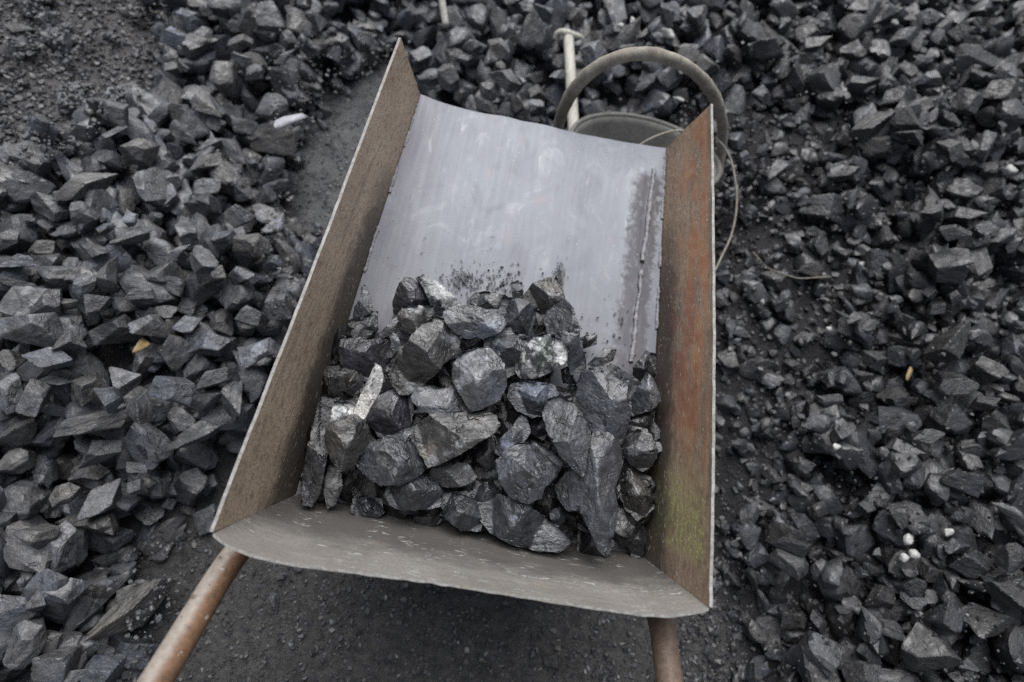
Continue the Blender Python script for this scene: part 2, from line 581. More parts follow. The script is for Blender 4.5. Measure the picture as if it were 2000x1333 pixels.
M_LEFT = steel_side("brown_rusted_steel", "left")
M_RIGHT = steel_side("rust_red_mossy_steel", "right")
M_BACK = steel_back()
M_FLOOR = steel_floor()
M_EDGE = edge_material()
M_PIPE_L = pipe_material("pale_pipe_rusty_flank", (0.27, 0.235, 0.20), (0.155, 0.088, 0.050), 0.75)
M_PIPE_R = pipe_material("brown_pipe", (0.17, 0.135, 0.105), (0.115, 0.080, 0.058), 0.5)
M_WELD = simple("weld_metal", (0.22, 0.215, 0.23), (0.42, 0.415, 0.44), 0.5, 160, 0.5, 0.002)
M_RUBBER = simple("dusty_rubber", (0.15, 0.148, 0.138), (0.23, 0.227, 0.212), 0.75, 22)
M_LOOP = simple("dusty_hose", (0.23, 0.205, 0.165), (0.40, 0.37, 0.31), 0.8, 30)
M_RIM = simple("worn_rim", (0.12, 0.118, 0.108), (0.19, 0.187, 0.17), 0.7, 40)
M_WIRE = simple("bare_wire", (0.26, 0.23, 0.19), (0.42, 0.38, 0.32), 0.5, 60)
M_WOOD = simple("bleached_wood", (0.44, 0.42, 0.36), (0.62, 0.60, 0.53), 0.75, 26, 0.4, 0.002, (5, 0.8, 5))
M_BLADE = simple("dull_blade", (0.10, 0.095, 0.09), (0.17, 0.16, 0.15), 0.5, 40)
M_TYRE = simple("tyre_rubber", (0.02, 0.02, 0.02), (0.05, 0.05, 0.048), 0.8, 30)
M_YELLOW = simple("split_wood", (0.46, 0.30, 0.12), (0.60, 0.48, 0.27), 0.7, 70)
M_WHITE = simple("white_stone", (0.46, 0.455, 0.425), (0.66, 0.66, 0.63), 0.7, 120)
M_FLAKE = simple("pale_slate", (0.38, 0.375, 0.41), (0.56, 0.56, 0.61), 0.5, 60)

# ------------------------------------------------------------------ terrain
GZ = -0.55
path_left = [(770, 118), (715, 140), (655, 185), (618, 260), (562, 300), (580, 380), (565, 430), (640, 500), (690, 600), (640, 740), (545, 890), (450, 955), (345, 1015), (280, 1090), (340, 1180), (250, 1333), (160, 1640)]
path_right = [(1500, 1640), (1445, 1333), (1400, 1190), (1300, 950), (1000, 600), (880, 300), (812, 190), (800, 130)]
PATH = np.array([at_z(x, y, GZ)[:2] for x, y in path_left + path_right])


def poly_dist(Q, poly):
    """signed distance (negative inside)"""
    Q = np.asarray(Q, float)
    A = poly
    B = np.roll(poly, -1, 0)
    best = np.full(len(Q), 1e9)
    inside = np.zeros(len(Q), bool)
    for a, b in zip(A, B):
        ab = b - a
        t = np.clip(((Q - a) @ ab) / (ab @ ab), 0, 1)
        d = np.linalg.norm(Q - a - t[:, None] * ab, axis=1)
        best = np.minimum(best, d)
        c = (a[1] > Q[:, 1]) != (b[1] > Q[:, 1])
        xi = (b[0] - a[0]) * (Q[:, 1] - a[1]) / (b[1] - a[1] + 1e-12) + a[0]
        inside ^= c & (Q[:, 0] < xi)
    return np.where(inside, -best, best)


def px_poly(pts):
    return np.array(pts, float)


SLOPE_PX = px_poly([(-400, -300), (300, -300), (345, 60), (300, 160), (215, 235), (110, 300), (0, 330), (-400, 420)])
FINES_PX = px_poly([(1400, 215), (1480, 200), (1590, 330), (1540, 420), (1680, 520), (1650, 640), (1550, 760), (1500, 880), (1480, 980), (1450, 1090), (1400, 1190), (1330, 1190), (1330, 215)])


TUB_XY = at_z(1240, 350, -0.28)[:2] + np.array([0.0, 0.0])


def terrain(Q):
    Q = np.asarray(Q, float)
    d = poly_dist(Q, PATH)
    r = np.clip(d, 0, None)
    r = r * np.clip((np.linalg.norm(Q - TUB_XY - [0, 0.03], axis=1) - 0.20) / 0.18, 0, 1)
    z = GZ + 0.27 * (1 - np.exp(-r / 0.55))
    P3 = np.c_[Q, np.zeros(len(Q))]
    out = np.clip(d / 0.15, 0, 1)
    z = z + out * 0.035 * fbm(P3 * 3.1, 3, 11) + 0.006 * fbm(P3 * 14, 3, 5) * (0.4 + out)
    return z, d


gx = np.arange(-3.2, 3.6, 0.02)
gy = np.arange(-1.6, 4.4, 0.02)
GX, GY = np.meshgrid(gx, gy)
Q = np.c_[GX.ravel(), GY.ravel()]
TZ, TD = terrain(Q)
px_, py_, _ = project(np.c_[Q, TZ])
slope_m = np.clip(0.5 - poly_dist(np.c_[px_, py_], SLOPE_PX) / 90, 0, 1)
path_m = np.clip(0.5 - TD / 0.09, 0, 1)
V = np.c_[Q, TZ]
ny, nx = GX.shape
idx = np.arange(nx * ny).reshape(ny, nx)
F = np.stack([idx[:-1, :-1], idx[:-1, 1:], idx[1:, 1:], idx[1:, :-1]], -1).reshape(-1, 4)
# skirt that carries the yard on to the horizon
rim = np.concatenate([idx[0, :-1], idx[:-1, -1], idx[-1, :0:-1], idx[:0:-1, 0]])
c0 = V[:, :2].mean(0)
far = V[rim].copy()
far[:, :2] = c0 + (far[:, :2] - c0) * 40
far[:, 2] = GZ + 0.2
o = len(V)
V = np.vstack([V, far])
m = len(rim)
Fs = np.array([[rim[i], o + i, o + (i + 1) % m, rim[(i + 1) % m]] for i in range(m)])
me = raw_mesh("ground", V, np.vstack([F, Fs]), True, attrs={"pc": np.c_[np.r_[path_m, np.zeros(m)], np.r_[slope_m, np.zeros(m)], np.zeros(len(V))]})
tag(link("ground", me, M_GROUND), kind="structure")

# height field the lumps are dropped on (1 cm cells)
HX0, HY0, HC = -3.0, -1.5, 0.01
hx = np.arange(HX0, 3.4, HC)
hy = np.arange(HY0, 4.2, HC)
Hq = np.stack(np.meshgrid(hx, hy), -1).reshape(-1, 2)
HT = terrain(Hq)[0].reshape(len(hy), len(hx))
H = HT.copy()


def h_at(x, y, field=None):
    f = H if field is None else field
    j = int(np.clip((x - HX0) / HC, 0, len(hx) - 1))
    i = int(np.clip((y - HY0) / HC, 0, len(hy) - 1))
    return f[i, j]


def ground_px(x, y, field=None):
    z = GZ
    for _ in range(5):
        p = at_z(x, y, z)
        z = h_at(p[0], p[1], field)
    return at_z(x, y, z)


def drop(cx, cy, a, b, ang, c, sink=0.35, pct=70):
    """lower an ellipsoid of half axes a, b, c on to the heap; returns the height of its centre and books its top"""
    r = max(a, b)
    j0, j1 = int((cx - r - HX0) / HC), int((cx + r - HX0) / HC) + 2
    i0, i1 = int((cy - r - HY0) / HC), int((cy + r - HY0) / HC) + 2
    j0, i0 = max(j0, 0), max(i0, 0)
    sub = H[i0:i1, j0:j1]
    if sub.size < 1:
        return GZ
    X, Y = np.meshgrid(hx[j0:j0 + sub.shape[1]] - cx, hy[i0:i0 + sub.shape[0]] - cy)
    ca, sa = math.cos(ang), math.sin(ang)
    u = (X * ca + Y * sa) / a
    v = (-X * sa + Y * ca) / b
    q = 1 - u * u - v * v
    k = q > 0
    if not k.any():
        return h_at(cx, cy) + c * (1 - sink)
    w = c * np.sqrt(np.clip(q, 0, None))
    z = np.percentile((sub + w)[k], pct) - sink * c
    top = np.where(k, z + w * 0.9, -9)
    H[i0:i1, j0:j1] = np.maximum(sub, top)
    return z


# ------------------------------------------------------------------ lump prototypes
def rock(sub, seed, planes=12, p=70, noise=0.04, ledge=0.04, box=None):
    D, Fc = ICO[sub]
    r = np.random.default_rng(seed)
    N = r.normal(size=(planes, 3))
    # a few bedding planes make coal blocky
    b = r.normal(size=3)
    b /= np.linalg.norm(b)
    e1 = np.cross(b, [0.36, 0.48, 0.8])
    e1 /= np.linalg.norm(e1)
    e2 = np.cross(b, e1)
    if box is None:
        box = seed % 5 < 3
    if box:
        N[:6] = np.array([b, -b, e1, -e1, e2, -e2]) + r.normal(0, 0.26, (6, 3))
    else:
        N = np.vstack([N, r.normal(size=(4, 3))])
        N[:2] = np.array([b, -b]) + r.normal(0, 0.15, (2, 3))
        planes = len(N)
    N /= np.linalg.norm(N, axis=1)[:, None]
    d = r.uniform(0.78, 1.02, planes)
    if box:
        d[:6] = r.uniform(0.55, 0.80, 6)
    else:
        d = r.uniform(0.58, 0.92, planes)
    val = np.clip(D @ N.T / d, 1e-3, None)
    R = (val ** p).sum(1) ** (-1 / p)
    P = D * R[:, None]
    h = P @ b
    st = np.abs(((h * 5.5 + 0.4 * fbm(P * 2, 2, seed)) % 1) - 0.5)
    rad = P - np.outer(h, b)
    P = P - rad * (ledge * np.clip(0.25 - st, 0, 1) * 4)[:, None]
    P = P * (1 + noise * fbm(P * 2.3, 4, seed + 3) + noise * 0.5 * fbm(P * 7, 2, seed + 5))[:, None]
    lo, hi = P.min(0), P.max(0)
    P = (P - (lo + hi) / 2) / ((hi - lo) / 2)
    # coordinates for the grain, the bedding along z
    z = b
    x = np.cross(z, [0.3, 0.8, 0.52])
    x /= np.linalg.norm(x)
    y = np.cross(z, x)
    lc = np.c_[P @ x, P @ y, P @ z]
    return P, Fc, lc


# ------------------------------------------------------------------ wheelbarrow
barrow = empty("wheelbarrow", (0, 0.4, GZ))
tag(barrow, "home-welded steel wheelbarrow with open front tray loaded with coal", "wheelbarrow")
BO = np.array([0, 0.4, GZ])


def bpart(name, me, mat, parent=None, label=None):
    me.transform(Matrix.Translation(Vector(-BO)))
    o = link(name, me, mat, parent or barrow)
    if label:
        o["label"] = label
    return o


# corners from the picture at their fitted heights
A_ = at_z(413, 1042, 0.0)
B_ = at_z(1388, 1188, 0.0)
F_ = at_z(783, 75, 0.0106)
G_ = at_z(1390, 203, 0.0106)
E_ = at_z(822, 185, -0.132)
H_ = at_z(1300, 290, -0.132)
FZ = [(0.066, -0.212), (0.085, -0.208), (0.14, -0.196), (0.25, -0.181), (0.45, -0.160), (0.65, -0.144), (0.823, -0.132), (0.84, -0.131)]
fzx, fzy = np.array(FZ).T


def floor_z(y):
    return np.interp(y, fzx, fzy)


def half_w(y):
    return np.interp(y, [0.05, 0.45, 0.823], [0.279, 0.263, 0.2467])


def side_plate(top_px, front, sgn, mat, label):
    """inner face follows rim - floor seam; thickness goes outwards"""
    ns, nt = 90, 26
    rim_pts = spline(np.array([at_z(x, y, np.interp(i, [0, len(top_px) - 1], [0, 0.0106])) for i, (x, y) in enumerate(top_px)]), ns)
    y0 = rim_pts[0][1]
    bot = []
    yb = np.linspace(0.060, front[1], ns)
    for y in yb:
        w = half_w(y) if y < 0.8 else abs(front[0])
        bot.append((sgn * (w + 0.001), y, floor_z(y) - 0.004))
    bot = np.array(bot)
    bot[-1] = front + np.array([0, 0, -0.004])
    t = np.linspace(0, 1, nt)
    Vi = rim_pts[:, None, :] * (1 - t)[None, :, None] + bot[:, None, :] * t[None, :, None]
    # a little buckle in the sheet
    buck = 0.004 * fbm(np.c_[Vi.reshape(-1, 3) * 5], 2, 31 + int(sgn)).reshape(ns, nt)
    Vi[..., 0] += buck * np.sin(np.pi * t)[None, :]
    # ragged flame cut along the rim and the front end
    rag = 0.0022 * fbm(np.c_[rim_pts * 60], 3, 77)
    Vi[:, 0, 2] += rag
    Vi[-1, :, 1] += 0.0028 * fbm(Vi[-1] * 55, 3, 78)
    th = 0.0042
    Vo = Vi + np.array([sgn * th, 0, 0])
    S = np.linalg.norm(np.diff(rim_pts, axis=0), axis=1).cumsum()
    S = np.r_[0, S]
    T = np.linalg.norm(Vi - Vi[:, :1], axis=2)
    pc = np.stack([np.repeat(S[:, None], nt, 1), T, np.zeros((ns, nt))], -1)
    V = np.vstack([Vi.reshape(-1, 3), Vo.reshape(-1, 3)])
    i = np.arange(ns * nt).reshape(ns, nt)
    n0 = ns * nt
    F = np.stack([i[:-1, :-1], i[1:, :-1], i[1:, 1:], i[:-1, 1:]], -1).reshape(-1, 4)
    Fo = F[:, ::-1] + n0
    loop = np.concatenate([i[:-1, 0], i[-1, :-1], i[:0:-1, -1], i[0, :0:-1]])
    Fe = np.array([[loop[k], loop[k] + n0, loop[(k + 1) % len(loop)] + n0, loop[(k + 1) % len(loop)]] for k in range(len(loop))])
    allF = np.vstack([F, Fo, Fe])
    me = raw_mesh("side_panel", V, allF, True, attrs={"pc": np.vstack([pc.reshape(-1, 3)] * 2)})
    mi = np.zeros(len(allF), np.int32)
    mi[len(F) + len(Fo):] = 1
    sm = np.ones(len(allF), bool)
    sm[len(F) + len(Fo):] = False
    o = bpart("side_panel", me, mat, label=label)
    me.materials.append(M_EDGE)
    me.polygons.foreach_set("material_index", mi)
    me.polygons.foreach_set("use_smooth", sm)
    me.set_sharp_from_angle(angle=math.radians(40))
    return o


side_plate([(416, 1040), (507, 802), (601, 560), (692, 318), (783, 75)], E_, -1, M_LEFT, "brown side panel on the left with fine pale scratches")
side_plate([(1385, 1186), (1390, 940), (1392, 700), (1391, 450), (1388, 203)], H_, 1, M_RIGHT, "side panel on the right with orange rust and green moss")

# curved floor sheet
ny_, nx_ = 80, 40
yy = np.r_[np.linspace(0.064, 0.12, 14)[:-1], np.linspace(0.12, 0.8225, ny_ - 13)]
tt = np.linspace(-1, 1, nx_)
Vf = np.zeros((len(yy), nx_, 3))
for i, y in enumerate(yy):
    w = half_w(y)
    Vf[i, :, 0] = tt * (w - 0.0004)
    Vf[i, :, 1] = y + (0.0 if i < len(yy) - 1 else 0.0)
    Vf[i, :, 2] = floor_z(y) + 0.003 * (tt ** 2 - 1) + 0.0025 * fbm(np.c_[tt * 2, np.full(nx_, y * 5), np.zeros(nx_)], 2, 9)
# free front lip: slight belly and uneven cut
Vf[-1, :, 1] += 0.004 * fbm(np.c_[tt * 6, np.zeros((nx_, 2))], 3, 12) + 0.010 * (1 - np.abs(tt) ** 4) * -0.6
Vb = Vf - np.array([0, 0, 0.004])
n0 = Vf.shape[0] * nx_
i = np.arange(n0).reshape(-1, nx_)
F = np.stack([i[:-1, :-1], i[:-1, 1:], i[1:, 1:], i[1:, :-1]], -1).reshape(-1, 4)
loop = np.concatenate([i[0, :-1], i[:-1, -1], i[-1, :0:-1], i[:0:-1, 0]])
Fe = np.array([[loop[k], loop[k] + n0, loop[(k + 1) % len(loop)] + n0, loop[(k + 1) % len(loop)]] for k in range(len(loop))])
pcf = np.concatenate([Vf[..., :2], np.zeros((*Vf.shape[:2], 1))], -1).reshape(-1, 3)
me = raw_mesh("floor_plate", np.vstack([Vf.reshape(-1, 3), Vb.reshape(-1, 3)]), np.vstack([F, F[:, ::-1] + n0, Fe]), True, attrs={"pc": np.vstack([pcf, pcf])})
me.set_sharp_from_angle(angle=math.radians(40))
bpart("floor_plate", me, M_FLOOR)

# back panel: its lip bulges out past the two corners
lip_px = [(415, 1043), (448, 1066), (490, 1084), (560, 1099), (700, 1117), (850, 1136), (1000, 1160), (1130, 1181), (1250, 1199), (1310, 1202), (1360, 1196), (1385, 1188)]
nb, nt = 96, 24
lip = resample(np.array([at_z(x, y, 0.0) for x, y in lip_px]), nb)
lip[:, 1] += 0.0010 * fbm(lip * 70, 3, 21)
lip[:, 2] += 0.0007 * fbm(lip * 60, 3, 22)
bot = np.c_[np.linspace(-0.2788, 0.2788, nb), np.full(nb, 0.0635), np.full(nb, -0.2135)]
lip[0, 0] = A_[0] + 0.002
lip[-1, 0] = B_[0] - 0.002
t = np.linspace(0, 1, nt)
curve = np.sin(np.pi * t) * 0.006
Vi = lip[:, None, :] * (1 - t)[None, :, None] + bot[:, None, :] * t[None, :, None]
Vi[..., 1] -= curve[None, :] * np.sin(np.linspace(0, np.pi, nb))[:, None]
nrm = np.array([0, -0.95, -0.3]) * 0.0032
Vo = Vi + nrm
i = np.arange(nb * nt).reshape(nb, nt)
n0 = nb * nt
F = np.stack([i[:-1, :-1], i[:-1, 1:], i[1:, 1:], i[1:, :-1]], -1).reshape(-1, 4)
loop = np.concatenate([i[:-1, 0], i[-1, :-1], i[:0:-1, -1], i[0, :0:-1]])
Fe = np.array([[loop[k], loop[(k + 1) % len(loop)], loop[(k + 1) % len(loop)] + n0, loop[k] + n0] for k in range(len(loop))])
allF = np.vstack([F, F[:, ::-1] + n0, Fe])
pcb = np.stack([np.repeat(np.linspace(0, 0.6, nb)[:, None], nt, 1), np.repeat((t * 0.22)[None], nb, 0), np.zeros((nb, nt))], -1).reshape(-1, 3)
me = raw_mesh("back_panel", np.vstack([Vi.reshape(-1, 3), Vo.reshape(-1, 3)]), allF, True, attrs={"pc": np.vstack([pcb, pcb])})
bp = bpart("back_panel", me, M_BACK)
me.materials.append(M_EDGE)
mi = np.zeros(len(allF), np.int32)
mi[2 * len(F):] = 1
me.polygons.foreach_set("material_index", mi)
me.set_sharp_from_angle(angle=math.radians(40))


# welds: lumpy beads along the seams, and the long stray bead on the floor
def weld(pts, r0, seed, gap=0.35):
    n = int(len(pts))
    P = np.asarray(pts)
    rr = r0 * (1 + 0.55 * fbm(np.c_[np.arange(n) * 0.35, np.zeros((n, 2))], 3, seed))
    P = P + np.c_[vnoise(np.c_[np.arange(n) * 0.4, np.zeros((n, 2))], seed + 1) * r0 * 0.25, np.zeros(n), np.zeros(n)]
    V, F = tube(P, np.clip(rr, r0 * 0.35, None), 8, r0 * 0.25, seed)
    return poly_mesh("weld_bead", V, F)


def seam(sgn, ya, yb, n):
    y = np.linspace(ya, yb, n)
    return np.c_[sgn * (half_w(y) - 0.0015), y, floor_z(y) + 0.0005]


for sgn, a, b, s in ((-1, 0.70, 0.80, 1), (-1, 0.60, 0.655, 2), (-1, 0.44, 0.53, 3), (1, 0.44, 0.52, 4), (1, 0.56, 0.60, 5), (1, 0.66, 0.80, 6)):
    bpart("weld_bead", weld(seam(sgn, a, b, int((b - a) * 500)), 0.0026, 40 + s), M_WELD)
pb = []
for q in np.linspace(0, 1, 140):
    x, y = 1277 + (1233 - 1277) * q, 330 + (705 - 330) * q + 6 * math.sin(q * 9)
    x += 0.6 * math.sin(q * 23)
    p = at_z(x, y, -0.15)
    for _ in range(4):
        p = at_z(x, y, floor_z(p[1]) + 0.001)
    pb.append(p)
pb = np.array(pb)
bpart("weld_bead", weld(pb[:70], 0.0036, 51), M_WELD, label="long stray weld bead on the floor beside the right panel")
bpart("weld_bead", weld(pb[76:], 0.0036, 52), M_WELD)


# handles: bent pipes that run under the tray to the axle
def pipe(pts, r, name, mat, spin, label=None):
    P = spline(pts, 90)
    V, F = tube(P, r, 24)
    n = len(P)
    k = np.arange(24) / 24 * 2 * math.pi + spin
    L = np.r_[0, np.linalg.norm(np.diff(P, axis=0), axis=1).cumsum()]
    pc = np.stack([np.repeat(L[:, None], 24, 1), np.repeat(np.cos(k)[None], n, 0), np.repeat(np.sin(k)[None], n, 0)], -1).reshape(-1, 3)
    pc = np.vstack([pc, [0, 0, 0], [0, 0, 0]])
    return bpart(name, poly_mesh(name, V, F, attrs={"pc": pc}), mat, label=label)


L1, L2 = at_depth(467, 1074, 0.735), at_depth(304, 1333, 0.585)
R1, R2 = at_depth(1286, 1201, 0.762), at_depth(1308, 1333, 0.690)
pipe([L2 + (L2 - L1) * 1.3, L2, L1, (-0.285, 0.055, -0.242), (-0.24, 0.25, -0.262), (-0.075, 0.74, -0.375)], 0.0172, "handle", M_PIPE_L, 0.0, "pale steel pipe handle with one rusty flank")
pipe([R2 + (R2 - R1) * 1.6, R2, R1, (0.275, 0.055, -0.242), (0.24, 0.25, -0.262), (0.075, 0.74, -0.375)], 0.0172, "handle", M_PIPE_R, 2.0, "brown steel pipe handle")
for sgn in (-1, 1):
    V, F = tube(spline([(sgn * 0.235, 0.17, -0.26), (sgn * 0.24, 0.15, -0.40), (sgn * 0.245, 0.13, -0.548)], 14), 0.014, 12)
    bpart("leg", poly_mesh("leg", V, F), M_PIPE_R)
# wheel under the lip
a = np.linspace(0, 2 * math.pi, 48, endpoint=False)
wc = np.array([0, 0.74, -0.382])
V, F = tube(np.c_[np.zeros(48), wc[1] + 0.135 * np.cos(a), wc[2] + 0.135 * np.sin(a)], 0.03, 14, closed=True)
wheel = bpart("wheel", poly_mesh("wheel_rim", *tube(np.array([(-0.018, wc[1], wc[2]), (0.0, wc[1], wc[2]), (0.018, wc[1], wc[2])]), 0.112, 40), smooth=False), M_PIPE_R)
ty = link("tyre", poly_mesh("tyre", V - BO, F), M_TYRE, wheel)
ax = link("axle", poly_mesh("axle", tube(np.array([(-0.1, wc[1], wc[2]), (0.1, wc[1], wc[2])]), 0.011, 12)[0] - BO, tube(np.array([(-0.1, wc[1], wc[2]), (0.1, wc[1], wc[2])]), 0.011, 12)[1]), M_BLADE, wheel)

# ------------------------------------------------------------------ coal in the tray
KT = 1.0
TONE = {"b": (0.040, 0.044, 0.052), "d": (0.020, 0.020, 0.022), "g": (0.060, 0.062, 0.066), "l": (0.125, 0.128, 0.135), "n": (0.056, 0.052, 0.046), "w": (0.80, 0.77, 0.70), "p": (0.042, 0.039, 0.050), "s": (0.058, 0.061, 0.072)}
WHITE, PALE, GREEN, BRN, BLU = (0.82, 0.80, 0.75), (0.34, 0.34, 0.34), (0.10, 0.13, 0.09), (0.16, 0.135, 0.105), (0.27, 0.30, 0.36)
